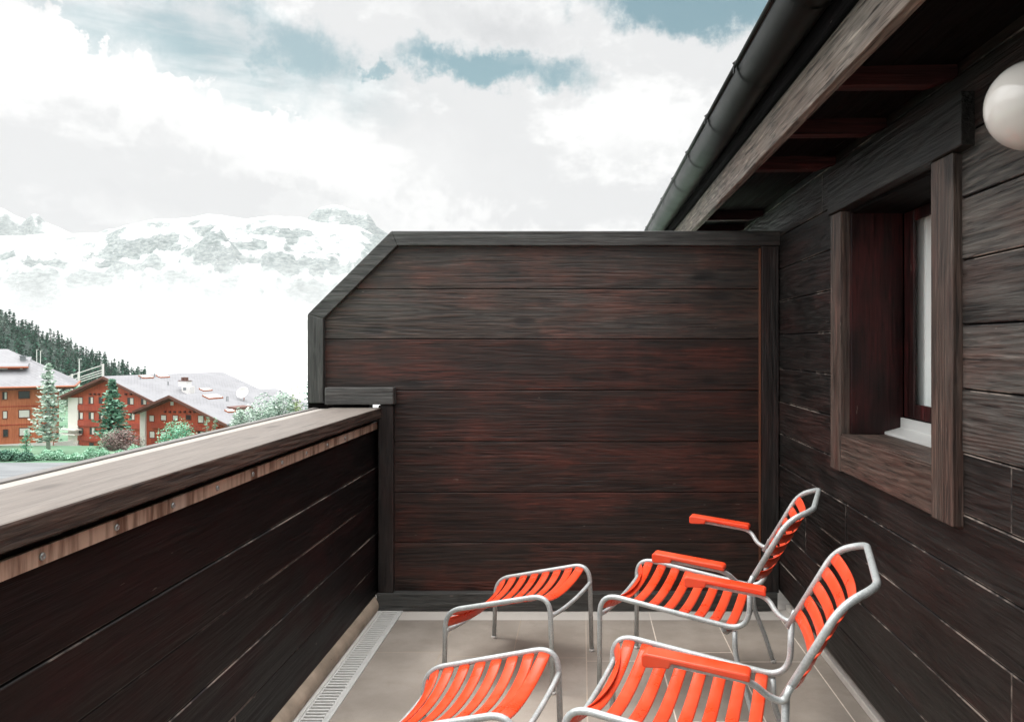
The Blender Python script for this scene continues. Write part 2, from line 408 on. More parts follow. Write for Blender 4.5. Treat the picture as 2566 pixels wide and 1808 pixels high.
mb.prism([(-1.2, -.02), (-1.118, -.02)] + arc + [(-1.2, .07)], 'y', -3.2, 4.40)
mb.build('base_membrane', M['membrane'], pa, OP, smooth=False)

# ------------------------------------------------------------------ partition across the end of the balcony
OT = (0, 4.46, 0)
pt = empty('partition', OT, label='tall dark wooden privacy partition with one bevelled corner at the end of the balcony', cat='partition')
def W(x, y, Y=YW): p = at(x, y, Y); return (p.x, p.z)
b1 = MB()
ys = [597, 724, 849, 978, 1106, 1232.7, 1359, 1490]
def leftx(y):
    if y < 794: return 790 + (794 - y) / 197 * 198
    return 790
for a, c_ in zip(ys[:-1], ys[1:]):
    if a < 970: l0, l1 = leftx(a), leftx(c_)
    else: l0 = l1 = 955
    if a < 794 < c_: poly = [W(l0, a + .8), W(1948, a + .8), W(1948, c_ - .8), W(790, c_ - .8), W(790, 794)]
    else: poly = [W(l0, a + .8), W(1948, a + .8), W(1948, c_ - .8), W(l1, c_ - .8)]
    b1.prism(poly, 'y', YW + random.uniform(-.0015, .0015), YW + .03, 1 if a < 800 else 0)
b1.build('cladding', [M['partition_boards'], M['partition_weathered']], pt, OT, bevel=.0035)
bk = MB(); poly = [W(795, 1005), W(795, 796), W(990, 600), W(1950, 600), W(1950, 1500), W(939, 1500), W(939, 1040), W(960, 1005)]
bk.prism(poly, 'y', YW + .032, YW + .075); bk.build('back_panel', M['parapet_boards'], pt, OT)
YF = 4.398
O_ = [(770, 1009.4), (770, 786.9), (980.2, 578.4), (1962, 578.4)]; I_ = [(810, 1009.4), (810, 798), (995.2, 615), (1962, 615)]
for k, mt in ((0, 'frame_z'), (1, 'trim_x'), (2, 'trim_x')):
    e = .0008 * k
    f = MB(); f.prism([W(*O_[k], YF), W(*O_[k + 1], YF), W(*I_[k + 1], YF), W(*I_[k], YF)], 'y', YF + e, YF + .115)
    f.build('frame_board', M[mt], pt, OT, bevel=.004)
q = MB(); a = W(772, 1009, 4.42); c_ = W(925, 1026, 4.42); q.box(a[0], c_[0], 4.42, 4.50, c_[1] + .002, a[1] + .003); q.build('frame_foot', M['dark_timber'], pt, OT)
lg = MB(); a = W(813, 970.5, 4.36); c_ = W(986, 1013.8, 4.36); lg.box(a[0], c_[0], 4.36, 4.43, c_[1], a[1]); lg.build('ledge', M['trim_x'], pt, OT, bevel=.006)
po = MB(); a = W(947.5, 1015, 4.385); c_ = W(985, 1486, 4.385); po.box(a[0], c_[0], 4.385, 4.43, c_[1] + .002, a[1]); po.build('post', M['trim_z'], pt, OT, bevel=.004)
po = MB(); a = W(1909, 616, 4.40); c_ = W(1952, 1486, 4.40); po.box(a[0], c_[0], 4.40, 4.431, c_[1] + .002, a[1]); po.build('post', M['trim_z'], pt, OT, bevel=.003)
po = MB(); a = W(1903.6, 622, 4.405); c_ = W(1906.6, 1484, 4.405); po.box(a[0], c_[0], 4.405, 4.431, c_[1], a[1]); po.build('corner_strip', plain('copper_strip', (.26, .11, .065), .4, .6), pt, OT)
bb_ = MB(); a = W(944, 1486, 4.375); c_ = W(1949, 1523, 4.375); bb_.box(a[0], c_[0], 4.375, 4.431, .003, a[1]); bb_.build('base_board', M['trim_x'], pt, OT, bevel=.004)

# ------------------------------------------------------------------ the house on the right: wall, window, roof
XW = 1.0875; OH = (1.6, 3.0, 0)
ho = empty('balcony_house', OH, label='dark timber clad chalet wall with a deep window under overhanging eaves', cat='house')
zs = [.102, .265, .444, .622, .799, .971, 1.1465, 1.327, 1.51, 1.694, 1.871, 2.051, 2.23, 2.42]
WY0, WY1, WZ0, WZ1 = 2.425, 3.290, 1.085, 2.006
b1 = MB(); rp = random.Random(5)
for i in range(len(zs) - 1):
    joints = {2: [2.03, 3.9], 4: [1.2], 5: [2.03], 6: [1.02], 9: [.9], 3: [3.3], 8: [1.5], 11: [3.62]}.get(i, [])
    segs = [(-3.2, 6.0)]
    if zs[i + 1] > 1.1 and zs[i] < WZ1: segs = [(-3.2, WY0 - .05), (WY1 + .05, 6.0)]
    for (s0, s1) in segs:
        cuts = [s0] + [j for j in joints if s0 < j < s1] + [s1]
        for a, c_ in zip(cuts[:-1], cuts[1:]):
            o = rp.uniform(-.002, .002)
            b1.box(XW + o, XW + .03, a + .0008, c_ - .0008, zs[i] + .0022, zs[i + 1] - .0022, 1 if (6 <= i <= 10 and s1 < 3) else 0)  # boards above the lintel keep the dark set, painting the soffit's shade
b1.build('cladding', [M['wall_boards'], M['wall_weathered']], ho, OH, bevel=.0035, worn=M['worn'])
w = MB()
w.box(XW + .032, 1.40, -3.2, WY0 - .045, .13, 2.6); w.box(XW + .032, 1.40, WY1 + .045, 6.0, .13, 2.6)
w.box(XW + .032, 1.40, WY0 - .045, WY1 + .045, .13, WZ0 - .03); w.box(XW + .032, 1.40, WY0 - .045, WY1 + .045, WZ1 + .03, 2.6)
w.build('wall_core', M['black'], ho, OH)
w = MB(); w.box(1.121, 1.16, -3.2, 4.40, 0.001, .032); w.build('base_kerb', M['pale_stone'], ho, OH, bevel=.004)
w = MB(); w.box(1.138, 1.17, -3.2, 4.40, .034, .135); w.build('base_upstand', M['concrete'], ho, OH, bevel=.004)
# window
win = MB()
XC = XW - .028
fc = MB(); fc.box(XC, XW + .02, WY1 - .002, WY1 + .125, .934, 2.002); wo = fc.build('window', M['casing'], ho, OH, bevel=.003)
OW = (0, 0, 0)
def wpart(mb, name, mat, bevel=.003, smooth=False): return mb.build(name, mat, wo, OH, smooth, bevel)
q = MB(); q.box(XC - .002, XW + .02, 2.288, 2.43, .932, 2.002); wpart(q, 'casing', M['casing'], .004)
q = MB(); q.box(XC - .012, XW + .02, 2.215, 3.42, 2.004, 2.155); wpart(q, 'lintel', M['lintel'], .004)
q = MB(); q.box(XC + .003, XW + .02, 2.432, WY1 + .003, .936, 1.083); wpart(q, 'sill_board', M['casing_y'], .004)
q = MB(); q.box(XC + .006, 1.262, 2.40, WY1 + .03, 1.0835, 1.089); wpart(q, 'sill_top', M['casing_y'], .002)
q = MB(); q.box(XW + .012, 1.312, WY1 - .018, WY1 + .04, 1.09, 2.03); wpart(q, 'reveal', M['reveal'], .002)
q = MB(); q.box(XW + .012, 1.312, 2.39, 2.43, 1.09, 2.03); wpart(q, 'reveal', M['reveal'], .002)
q = MB(); q.box(XW + .012, 1.312, 2.431, WY1 - .019, 1.99, 2.03); wpart(q, 'head_reveal', M['dark_timber'], .002)
q = MB(); q.prism([(1.235, 1.0895), (1.235, 1.100), (1.300, 1.118), (1.300, 1.158), (1.311, 1.158), (1.311, 1.0895)], 'y', 2.432, WY1 - .02); wpart(q, 'metal_sill', M['white_metal'], .0015)
q = MB(); X0, X1 = 1.314, 1.326
q.box(X0, X1, WY1 - .118, WY1 - .02, 1.16, 1.99); q.box(X0, X1, 2.432, 2.53, 1.16, 1.99); q.box(X0, X1, 2.53, WY1 - .118, 1.16, 1.219); q.box(X0, X1, 2.53, WY1 - .118, 1.945, 1.99)
wpart(q, 'window_frame', M['reveal'], .004)
q = MB(); q.add([(1.320, 2.53, 1.219), (1.320, WY1 - .118, 1.219), (1.320, WY1 - .118, 1.945), (1.320, 2.53, 1.945)], [(0, 1, 2, 3)]); wpart(q, 'pane', M['glass'], 0)
q = MB(); vs = []; fs = []
N = 90
for k in range(N + 1):
    t = 2.45 + (WY1 + .04 - 2.45) * k / N
    xx = 1.356 + .010 * math.sin(k * .95) + .006 * math.sin(k * 2.3 + 1)
    vs += [(xx, t, 1.17), (xx, t, 2.0)]
fs = [(2 * k, 2 * k + 2, 2 * k + 3, 2 * k + 1) for k in range(N)]
q.add(vs, fs); wpart(q, 'curtain', M['curtain'], 0, True)
q = MB(); q.box(1.45, 1.47, 2.3, 3.5, 1.0, 2.2); wpart(q, 'room_back', M['dark_room'], 0)
# roof: soffit, rafters, fascia, covering
rf_ = MB()
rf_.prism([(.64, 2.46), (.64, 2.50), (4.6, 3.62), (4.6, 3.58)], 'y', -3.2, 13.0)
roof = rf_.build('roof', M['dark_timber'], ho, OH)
def rpart(mb, name, mat, bevel=.003, smooth=False): return mb.build(name, mat, roof, OH, smooth, bevel)
q = MB(); q.box(.700, .735, -3.2, 13.0, 2.185, 2.323); rpart(q, 'fascia', M['fascia'], .004)
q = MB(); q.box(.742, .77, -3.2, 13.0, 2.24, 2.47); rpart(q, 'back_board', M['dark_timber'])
q = MB()
for k in range(5):
    a0 = .738 + k * .076
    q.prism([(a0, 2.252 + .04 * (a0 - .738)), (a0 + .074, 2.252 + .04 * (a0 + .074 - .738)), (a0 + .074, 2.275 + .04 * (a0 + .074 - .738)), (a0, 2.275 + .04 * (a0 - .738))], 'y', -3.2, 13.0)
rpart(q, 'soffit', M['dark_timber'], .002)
for yk in (-.43, .12, .66, 2.31, 2.85, 3.42, 4.79, 5.35, 5.9, 6.5, 7.05, 7.6, 8.2):
    q = MB(); q.prism([(.745, 2.2), (1.01, 2.203), (XW - .002, 2.228), (XW - .002, 2.262), (.745, 2.258)], 'y', yk, yk + .055)
    rpart(q, 'rafter', M['red_timber'], .002)
# gutter
GX, GZ, GR = .612, 2.420, .074
q = MB(); prof = []
for k in range(17): a = R(180 + 180 * k / 16); prof.append((GX + GR * math.cos(a), GZ + GR * math.sin(a)))
inner = [(GX + (GR - .003) * math.cos(R(360 - 180 * k / 16)), GZ + (GR - .003) * math.sin(R(360 - 180 * k / 16))) for k in range(17)]
pr = prof + inner
n = len(pr)
vs = [(p[0], t, p[1]) for t in (-3.2, 13.0) for p in pr]
fs = [(i, (i + 1) % n, (i + 1) % n + n, i + n) for i in range(n)]
q.add(vs, fs)
gut = q.build('gutter', M['gutter'], ho, OH, True)
q = MB(); q.tube([(GX - GR, -3.2, GZ + .004), (GX - GR, 13.0, GZ + .004)], .0105, 12); q.build('bead', M['gutter'], gut, OH, True)
for k in range(-2, 16):
    yk = 2.14 + .64 * k
    q = MB()
    pth = [(GX + (GR + .004) * math.cos(R(a)), yk, GZ + (GR + .004) * math.sin(R(a))) for a in range(172, 362, 10)] + [(GX + GR + .006, yk, GZ + .03)]
    for j in range(len(pth) - 1):
        p0, p1 = Vector(pth[j]), Vector(pth[j + 1])
        q.add([p0 + Vector((0, -.013, 0)), p0 + Vector((0, .013, 0)), p1 + Vector((0, .013, 0)), p1 + Vector((0, -.013, 0))], [(0, 1, 2, 3)])
    q.tube([(GX - GR - .012, yk, GZ + .006), (GX - GR + .002, yk, GZ + .019), (GX - GR + .02, yk, GZ + .006)], .006, 8)
    q.box(GX - GR - .0125, GX - GR - .009, yk - .007, yk + .007, GZ - .026, GZ - .006)
    q.build('bracket', M['gutter'], gut, OH)
# joints of the gutter sheets
# wall lamp
LC = Vector((.968, 1.722, 1.966)); LR = .0955
lamp = empty('wall_lamp', LC, label='round white opal globe wall lamp, switched off, on the timber wall', cat='lamp')
q = MB(); n = 24; prof = [(LR * math.sin(math.pi * k / n), -LR * math.cos(math.pi * k / n)) for k in range(n + 1)]
prof[0] = (.0005, -LR); prof[-1] = (.0005, LR)
q.lathe(prof, (0, 0, 0), 'z', 48); q.build('globe', M['opal'], lamp, None, True)
q = MB(); q.lathe([(.03, .075), (.045, .09), (.05, XW - LC.x - .003)], (0, 0, 0), 'x', 28); q.build('mount', M['white_metal'], lamp, None, True)

# ------------------------------------------------------------------ chairs and footstools
TR = .0106
def side_frame(pts, rad): return MB().tube(fillet(pts, rad), TR, 14)
def slat(p0, p1, along, width, sag, nrm, th=.0035, ends=.012):
    """strip from rail p0 to rail p1, hanging by sag along -nrm"""
    p0, p1, along, nrm = Vector(p0), Vector(p1), Vector(along).normalized(), Vector(nrm).normalized()
    N = 16; mb = MB(); vs = []
    for k in range(N + 1):
        t = k / N
        e = 1 - (2 * t - 1) ** 2
        c = p0.lerp(p1, t) - nrm * sag * e ** .85
        dt = Vector((0, 0, 0))
        tang = (p1 - p0).normalized()
        # rolled edges: five points across
        for (a, hgt) in ((-.5, -.003), (-.36, 0), (0, .0008), (.36, 0), (.5, -.003)):
            vs.append(c + along * a * width + nrm * hgt)
        for (a, hgt) in ((.5, -.003 - th), (0, -th), (-.5, -.003 - th)):
            vs.append(c + along * a * width + nrm * hgt)
    m_ = 8
    fs = []
    for k in range(N):
        for j in range(m_): fs.append((k * m_ + j, k * m_ + (j + 1) % m_, (k + 1) * m_ + (j + 1) % m_, (k + 1) * m_ + j))
    fs += [tuple(range(m_ - 1, -1, -1)), tuple(N * m_ + j for j in range(m_))]
    mb.add(vs, fs); return mb
def rail_points(path, n, s0, s1):
    """n points with tangents spread over a polyline between arc lengths s0..s1"""
    path = [Vector(p) for p in path]; L = [0]
    for a, c in zip(path[:-1], path[1:]): L.append(L[-1] + (c - a).length)
    out = []
    for k in range(n):
        s = s0 + (s1 - s0) * k / (n - 1)
        for i in range(len(path) - 1):
            if L[i + 1] >= s: break
        t = (s - L[i]) / max(L[i + 1] - L[i], 1e-9)
        out.append((path[i].lerp(path[i + 1], t), (path[i + 1] - path[i]).normalized()))
    return out
def foot(root, parent, p):
    q = MB(); q.lathe([(.0118, 0), (.0128, .004), (.0118, .013)], p, 'z', 14); q.build('foot_cap', M['rubber'], parent, None, True)
def crossbar(a, c, sag, fw=(0, 0, 0)):
    a, c = Vector(a), Vector(c); pts = []
    for k in range(17):
        t = k / 16; e = (1 - (2 * t - 1) ** 2) ** .8
        pts.append(a.lerp(c, t) - Vector((0, 0, sag)) * e + Vector(fw) * e)
    return MB().tube(pts, .0092, 12)

def make_chair():
    root = empty('lounge_chair', (0, 0, 0))
    w, wh, wp, wrf = .2909, .2315, .3637, .33
    hf, d, hr, uj, zj = .4354, .6046, .3447, .6094, .5354
    ub, zb, uh, zh = .75, .7822, .8418, .8213
    for s in (-1, 1):
        pts = [(-.003, s * w, .004), (0, s * w, hf), (d, s * w, hr), (uj, s * w, zj)]
        o = MB().tube(fillet(pts, [.085, .095], 9), TR, 14).build('side_frame', M['tube'], root, None, True)
        foot(root, o, (-.003, s * w, 0))
        # rear leg welded under the seat rail
        k0 = Vector((d - .055, s * (w - .002), hr - .004))
        pts = [k0, k0 + Vector((.002, s * .004, -.09)), Vector((.60, s * (wrf - .01), .12)), Vector((.635, s * wrf, .004))]
        o = MB().tube(fillet(pts, [.06, .06], 6), TR * .98, 14).build('rear_leg', M['tube'], root, None, True)
        foot(root, o, (.635, s * wrf, 0))
        # arm: tube from the back upright, hooked below it, out and forward under the pad
        a2 = Vector((.5125, s * wp, .603)); a1 = Vector((.2498, s * wp, .629))
        pts = [(uj + .012, s * (w + .018), zj + .03), (uj - .004, s * (w + .021), zj - .012), (uj - .045, s * (w + .035), zj + .006), a2 + Vector((.012, 0, -.012)), a1 + Vector((.02, 0, -.010))]
        o = MB().tube(fillet(pts, [.02, .03, .04], 7), .0092, 12).build('arm', M['tube'], root, None, True)
        pd = MB(); hw = .030
        prof = [(a1.x - .006, a1.z - .018), (a1.x - .006, a1.z + .009), (a1.x + .003, a1.z + .015), (a2.x + .005, a2.z + .015), (a2.x + .012, a2.z + .009), (a2.x + .012, a2.z - .006),
                (a1.x + .072, a1.z - .006), (a1.x + .068, a1.z - .020), (a1.x + .002, a1.z - .023)]
        pd.prism([(u, z) for u, z in prof], 'y', s * wp - hw, s * wp + hw)
        pd.build('arm_pad', M['orange'], o, None, False, .0065)
    # back frame: one bent tube
    L_ = []
    pts = [(uj - .012, -w, zj - .02), (ub, -w, zb), (uh, -wh, zh), (uh, wh, zh), (ub, w, zb), (uj - .012, w, zj - .02)]
    MB().tube(fillet(pts, [.075, .045, .045, .075], 9), TR * 1.05, 14).build('back_frame', M['tube'], root, None, True)
    crossbar((.006, -w, hf - .085), (.006, w, hf - .085), .018).build('crossbar', M['tube'], root, None, True)
    crossbar((d - .10, -w, hr + .002), (d - .10, w, hr + .002), .075).build('crossbar', M['tube'], root, None, True)
    rail = fillet([(-.003, 0, .004), (0, 0, hf), (d, 0, hr), (uj, 0, zj)], [.085, .095], 12)
    for p, t in rail_points(rail, 9, hf - .045, hf + d - .125):
        n_ = Vector((-t.z, 0, t.x))
        if n_.z < 0: n_ = -n_
        off = p - n_ * .003
        slat(off + Vector((0, -w + .0085, 0)), off + Vector((0, w - .0085, 0)), t, .041, .050, n_).build('seat_slat', M['orange'], root, None, True)
    bk_ = [(uj, 0, zj), (ub, 0, zb)]
    for p, t in rail_points(bk_, 5, .035, .262):
        n_ = Vector((-t.z, 0, t.x))
        off = p - n_ * .001
        slat(off + Vector((0, -w + .0085, 0)), off + Vector((0, w - .0085, 0)), t, .040, .050, n_).build('back_slat', M['orange'], root, None, True)
    return root
def make_stool():
    root = empty('footstool', (0, 0, 0))
    ws, wsf, L, hl, hh = .2535, .2480, .4909, .292, .4137
    for s in (-1, 1):
        pts = [(-.0084, s * wsf, .004), (0, s * ws, hl), (L, s * ws, hh), (.5044, s * wsf, .004)]
        o = MB().tube(fillet(pts, [.075, .085], 9), TR, 14).build('side_frame', M['tube'], root, None, True)
        foot(root, o, (-.0084, s * wsf, 0)); foot(root, o, (.5044, s * wsf, 0))
    crossbar((.004, -ws, hl - .085), (.004, ws, hl - .085), .014).build('crossbar', M['tube'], root, None, True)
    crossbar((L + .004, -ws, hh - .088), (L + .004, ws, hh - .088), .018).build('crossbar', M['tube'], root, None, True)
    rail = fillet([(-.0084, 0, .004), (0, 0, hl), (L, 0, hh), (.5044, 0, .004)], [.075, .085], 12)
    for p, t in rail_points(rail, 9, hl - .050, hl + L - .055):
        n_ = Vector((-t.z, 0, t.x))
        if n_.z < 0: n_ = -n_
        off = p - n_ * .003
        slat(off + Vector((0, -ws + .0085, 0)), off + Vector((0, ws - .0085, 0)), t, .041, .043, n_).build('seat_slat', M['orange'], root, None, True)
    return root
ch = make_chair(); ch.location = (.1697, 3.5702, 0); ch.rotation_euler.z = -.3331
tag(ch, 'orange slatted lounge chair with grey tube frame, the one nearer the partition', 'lounge chair', 'orange slatted lounge chairs')
ch2 = copy_tree(ch); ch2.location = (.0296, 2.5496, 0); ch2.rotation_euler.z = -.2794
tag(ch2, 'orange slatted lounge chair in front, cut by the bottom of the picture')
fs_ = make_stool(); fs_.location = (-.5113, 3.7436, 0); fs_.rotation_euler.z = -.342
tag(fs_, 'orange slatted footstool with all its legs in view, nearer the partition', 'footstool', 'orange slatted footstools')
fs2 = copy_tree(fs_); fs2.location = (-.6165, 2.6213, 0); fs2.rotation_euler.z = -.2181
tag(fs2, 'orange slatted footstool cut by the bottom of the picture, in front of the other footstool')

# ================================================================== the village, hills and mountains beyond
def house_wood(name, c0, c1):
    m, nt, b = newmat(name)
    oc = obj_coord(nt); sp = nt.node('ShaderNodeSeparateXYZ', Vector=oc)
    n1 = nt.noise(nt.mapv(oc, scale=(6, 6, .7)), 1.0, 4).outputs[0]; n2 = nt.noise(oc, .5, 4).outputs[0]
    pl = nt.m('FRACT', nt.m('MULTIPLY', sp.outputs[0], 5.0)); ln = nt.ss(pl, .12, .03)
    c = nt.mix(nt.ss(nt.m('ADD', nt.m('MULTIPLY', n1, .6), nt.m('MULTIPLY', n2, .4)), .35, .65), c0, c1)
    c = nt.mix(nt.m('MULTIPLY', ln, .5), c, [k * .4 for k in c0])
    nt.put(b, 'Base Color', c); nt.put(b, 'Roughness', .7)
    return m
B = {}
B['wood_a'] = house_wood('orange_boarding', (.40, .105, .042), (.54, .17, .078))
B['wood_b'] = house_wood('red_boarding', (.36, .052, .020), (.50, .095, .040))
B['band'] = house_wood('dark_red_boarding', (.27, .034, .014), (.40, .058, .024))
m, nt, b = newmat('slate_roof')
oc = obj_coord(nt); br = nt.node('ShaderNodeTexBrick', Vector=nt.mapv(oc, rot=(0, 0, R(38))), Scale=1.0, Color1=(.185, .185, .197), Color2=(.215, .215, .227), Mortar=(.14, .14, .15))
for k, v in (('Mortar Size', .03), ('Brick Width', .75), ('Row Height', .5)): br.inputs[k].default_value = v
n1 = nt.noise(oc, .35, 4).outputs[0]
nt.put(b, 'Base Color', nt.mix(nt.ss(n1, .35, .7), br.outputs[0], (.225, .225, .237))); nt.put(b, 'Roughness', .6)
B['roof'] = m
B['eave'] = plain('brown_eave_boards', (.13, .055, .04), .7, 0, .3, .2, 3)
B['copper'] = plain('copper_gutter', (.36, .12, .06), .5, .3, .4, .15, 2)
B['render'] = plain('white_render', (.68, .66, .62), .8, 0, .3, .06, 1)
B['blind'] = plain('white_blind', (.66, .63, .58), .7, 0, .3, .05, 3)
B['darkpane'] = plain('dark_pane', (.03, .035, .035), .08, 0, .5, .3, 2)
B['frame'] = plain('brown_window_frame', (.10, .03, .018), .6)
B['greymetal'] = plain('grey_metal_cladding', (.22, .24, .25), .5, .3)
B['whitepaint'] = plain('white_paint', (.72, .71, .69), .6)
B['pot'] = plain('brown_chimney_pots', (.13, .06, .045), .7)
B['bark'] = plain('bark', (.11, .085, .065), .9, 0, .2, .4, 6)
B['palebark'] = plain('pale_bark', (.42, .41, .38), .9, 0, .2, .35, 6)
def leaf(name, dark, mid, pale, w=(.35, .75), trans=.25):
    m, nt, b = newmat(name)
    g = nt.node('ShaderNodeNewGeometry'); rnd = g.outputs['Random Per Island']
    lump = nt.noise(obj_coord(nt), .9, 3).outputs[0]
    f = nt.m('ADD', nt.m('MULTIPLY', rnd, .6), nt.m('MULTIPLY', nt.ss(lump, .3, .7), .4))
    c = nt.mix(nt.ss(f, .12, w[0] + .1), dark, mid); c = nt.mix(nt.ss(f, w[0], w[1]), c, pale)
    nt.put(b, 'Base Color', c); nt.put(b, 'Roughness', .7); nt.put(b, 'Specular__IOR__Level', .2)
    return m
B['spruce'] = leaf('spruce_needles', (.015, .05, .035), (.08, .22, .14), (.26, .46, .34))
B['larch'] = leaf('pale_larch_needles', (.04, .10, .07), (.26, .38, .30), (.55, .66, .57), (.22, .55))
B['juniper'] = leaf('juniper_needles', (.012, .035, .028), (.05, .16, .10), (.22, .40, .30))
B['hedge'] = leaf('hedge_leaves', (.05, .17, .09), (.20, .40, .26), (.38, .58, .44))
B['maple'] = leaf('mint_leaves', (.04, .20, .11), (.16, .42, .27), (.36, .62, .46))
B['plum'] = leaf('purple_brown_leaves', (.06, .035, .035), (.19, .12, .11), (.36, .28, .26))
B['lime'] = leaf('yellow_green_leaves', (.05, .10, .03), (.22, .32, .11), (.38, .46, .24))
B['forest'] = leaf('forest_needles', (.003, .020, .011), (.010, .060, .034), (.07, .25, .15), (.42, 1.0))
B['forestpale'] = leaf('pale_forest_needles', (.03, .06, .045), (.11, .18, .14), (.30, .38, .32), (.4, .9))

# ground: one sheet from the building to beyond the mountains
def hill_top(s): return 792 + (s + 10) / 340.0 * 158 if s < 330 else 950
def ground_z(X, Y):
    Y = max(Y, 1.0)
    s = X / Y * F0 + PX
    prof = [(0, -16.2), (88, -13.1), (116, -13.0), (150, -17.5), (380, -26)]
    if Y <= 380:
        for (a, za), (c_, zc) in zip(prof[:-1], prof[1:]):
            if Y <= c_: return za + (zc - za) * (Y - a) / (c_ - a)
    s = max(-900, min(s, 335))
    zt = H + (PY - hill_top(s)) / F0 * 700
    if Y <= 700: return -26 + (zt + 26) * ((Y - 380) / 320) ** 1.0
    if Y <= 1300: return zt + (-62 - zt) * (Y - 700) / 600
    return -62
ysr = [-60, -20, 0, 30, 60, 80, 88, 96, 104, 110, 116, 124, 132, 140, 150, 170, 200, 240, 300, 380, 420, 460, 500, 560, 620, 660, 700, 760, 900, 1100, 1300, 2000, 3200, 6000]
NX = 60; vs = []; fs = []
for Y in ysr:
    wdt = max(80, abs(Y) * 1.25)
    for k in range(NX + 1):
        X = -wdt + 2 * wdt * k / NX
        z = ground_z(X, Y)
        if Y <= 10: z = -16.2
        vs.append((X, Y, z))
for j in range(len(ysr) - 1):
    for k in range(NX):
        a = j * (NX + 1) + k; fs.append((a, a + 1, a + NX + 2, a + NX + 1))
m, nt, b = newmat('alpine_ground')
oc = obj_coord(nt); n1 = nt.noise(oc, .08, 5).outputs[0]; n2 = nt.noise(oc, .9, 4).outputs[0]
sp = nt.node('ShaderNodeSeparateXYZ', Vector=oc)
c = nt.mix(nt.ss(n1, .35, .65), (.10, .19, .12), (.17, .26, .18)); c = nt.mix(nt.m('MULTIPLY', nt.ss(n2, .5, .7), .4), c, (.09, .14, .08))
c = nt.mix(nt.ss(sp.outputs[1], 380, 430), c, (.02, .035, .028)); c = nt.mix(nt.ss(sp.outputs[1], 720, 900), c, (.62, .64, .65)); c = nt.mix(nt.m('MULTIPLY', nt.ss(nt.m('DIVIDE', sp.outputs[0], sp.outputs[1]), -.60, -.50), nt.ss(sp.outputs[1], 170, 240)), c, (.6, .62, .62))  # far ground and right-hand gap whitened, painting valley fog into the colour
nt.put(b, 'Base Color', c); nt.put(b, 'Roughness', .9); nt.put(b, 'Specular__IOR__Level', .1)
gmb = MB(); gmb.add(vs, fs); tag(gmb.build('ground', m, None, None, True), kind='structure')
# pale road in front of the hedge
m, nt, b = newmat('pale_road')
oc = obj_coord(nt); n1 = nt.noise(nt.mapv(oc, scale=(.25, 2, 1)), .7, 4).outputs[0]
nt.put(b, 'Base Color', nt.mix(nt.ss(n1, .4, .62), (.17, .178, .184), (.125, .133, .14))); nt.put(b, 'Roughness', .8)
vs = []; 
for k in range(41):
    X = -120 + 140 * k / 40
    for Y in (62, 80, 88, 99.5): vs.append((X, Y, ground_z(X, Y) + .03))
fs = [(4 * k + j, 4 * k + 4 + j, 4 * k + 5 + j, 4 * k + 1 + j) for k in range(40) for j in range(3)]
gmb = MB(); gmb.add(vs, fs); tag(gmb.build('road', m), kind='structure')

# ---- houses
def frame_of(apex, rot):
    """returns helpers that turn photo pixels on the facade into local house coordinates"""
    fd = Vector((math.cos(rot), math.sin(rot), 0)); nd = Vector((-math.sin(rot), math.cos(rot), 0))
    def loc(P): q = P - apex; return (q.dot(fd), q.dot(nd), P.z - apex.z)
    def on_facade(x, y, depth=0.0):
        p = onplane(x, y, apex + nd * depth, nd); return loc(p)
    def on_slope(x, y, slope, side, drop=0.0):
        n = (Vector((0, 0, 1)) + fd * slope * side).normalized()
        return loc(onplane(x, y, apex + Vector((0, 0, -drop)), n))
    return on_facade, on_slope
def windows(root, onf, rects, depth=0.0):
    for (x0, y0, x1, y1, kind) in rects:
        a = onf(x0, y0); c_ = onf(x1, y1)
        u0, u1, z1, z0 = a[0], c_[0], a[2], c_[2]
        t = .09
        q = MB()
        q.box(u0 - t, u1 + t, depth - .06, depth + .05, z1, z1 + t); q.box(u0 - t, u1 + t, depth - .10, depth + .05, z0 - t, z0)
        q.box(u0 - t, u0, depth - .06, depth + .05, z0, z1); q.box(u1, u1 + t, depth - .06, depth + .05, z0, z1)
        wi = q.build('window', B['frame'], root)
        q = MB()
        if kind == 'w': q.box(u0, u1, depth - .03, depth + .02, z0, z1); q.build('pane', B['blind'], wi)
        elif kind == 'd': q.box(u0, u1, depth - .03, depth + .02, z0, z1); q.build('pane', B['darkpane'], wi)
        else:
            um = u0 + (u1 - u0) * .45
            q.box(u0, um, depth - .03, depth + .02, z0, z1); q.build('pane', B['darkpane'], wi)
            q = MB(); q.box(um, u1, depth - .035, depth + .02, z0, z1); q.build('pane', B['blind'], wi)
def Z2(x, y): return (x * .19157, 850 + y * .19157)
def Z3(x, y): return (300 + x * .21777, 900 + y * .21777)
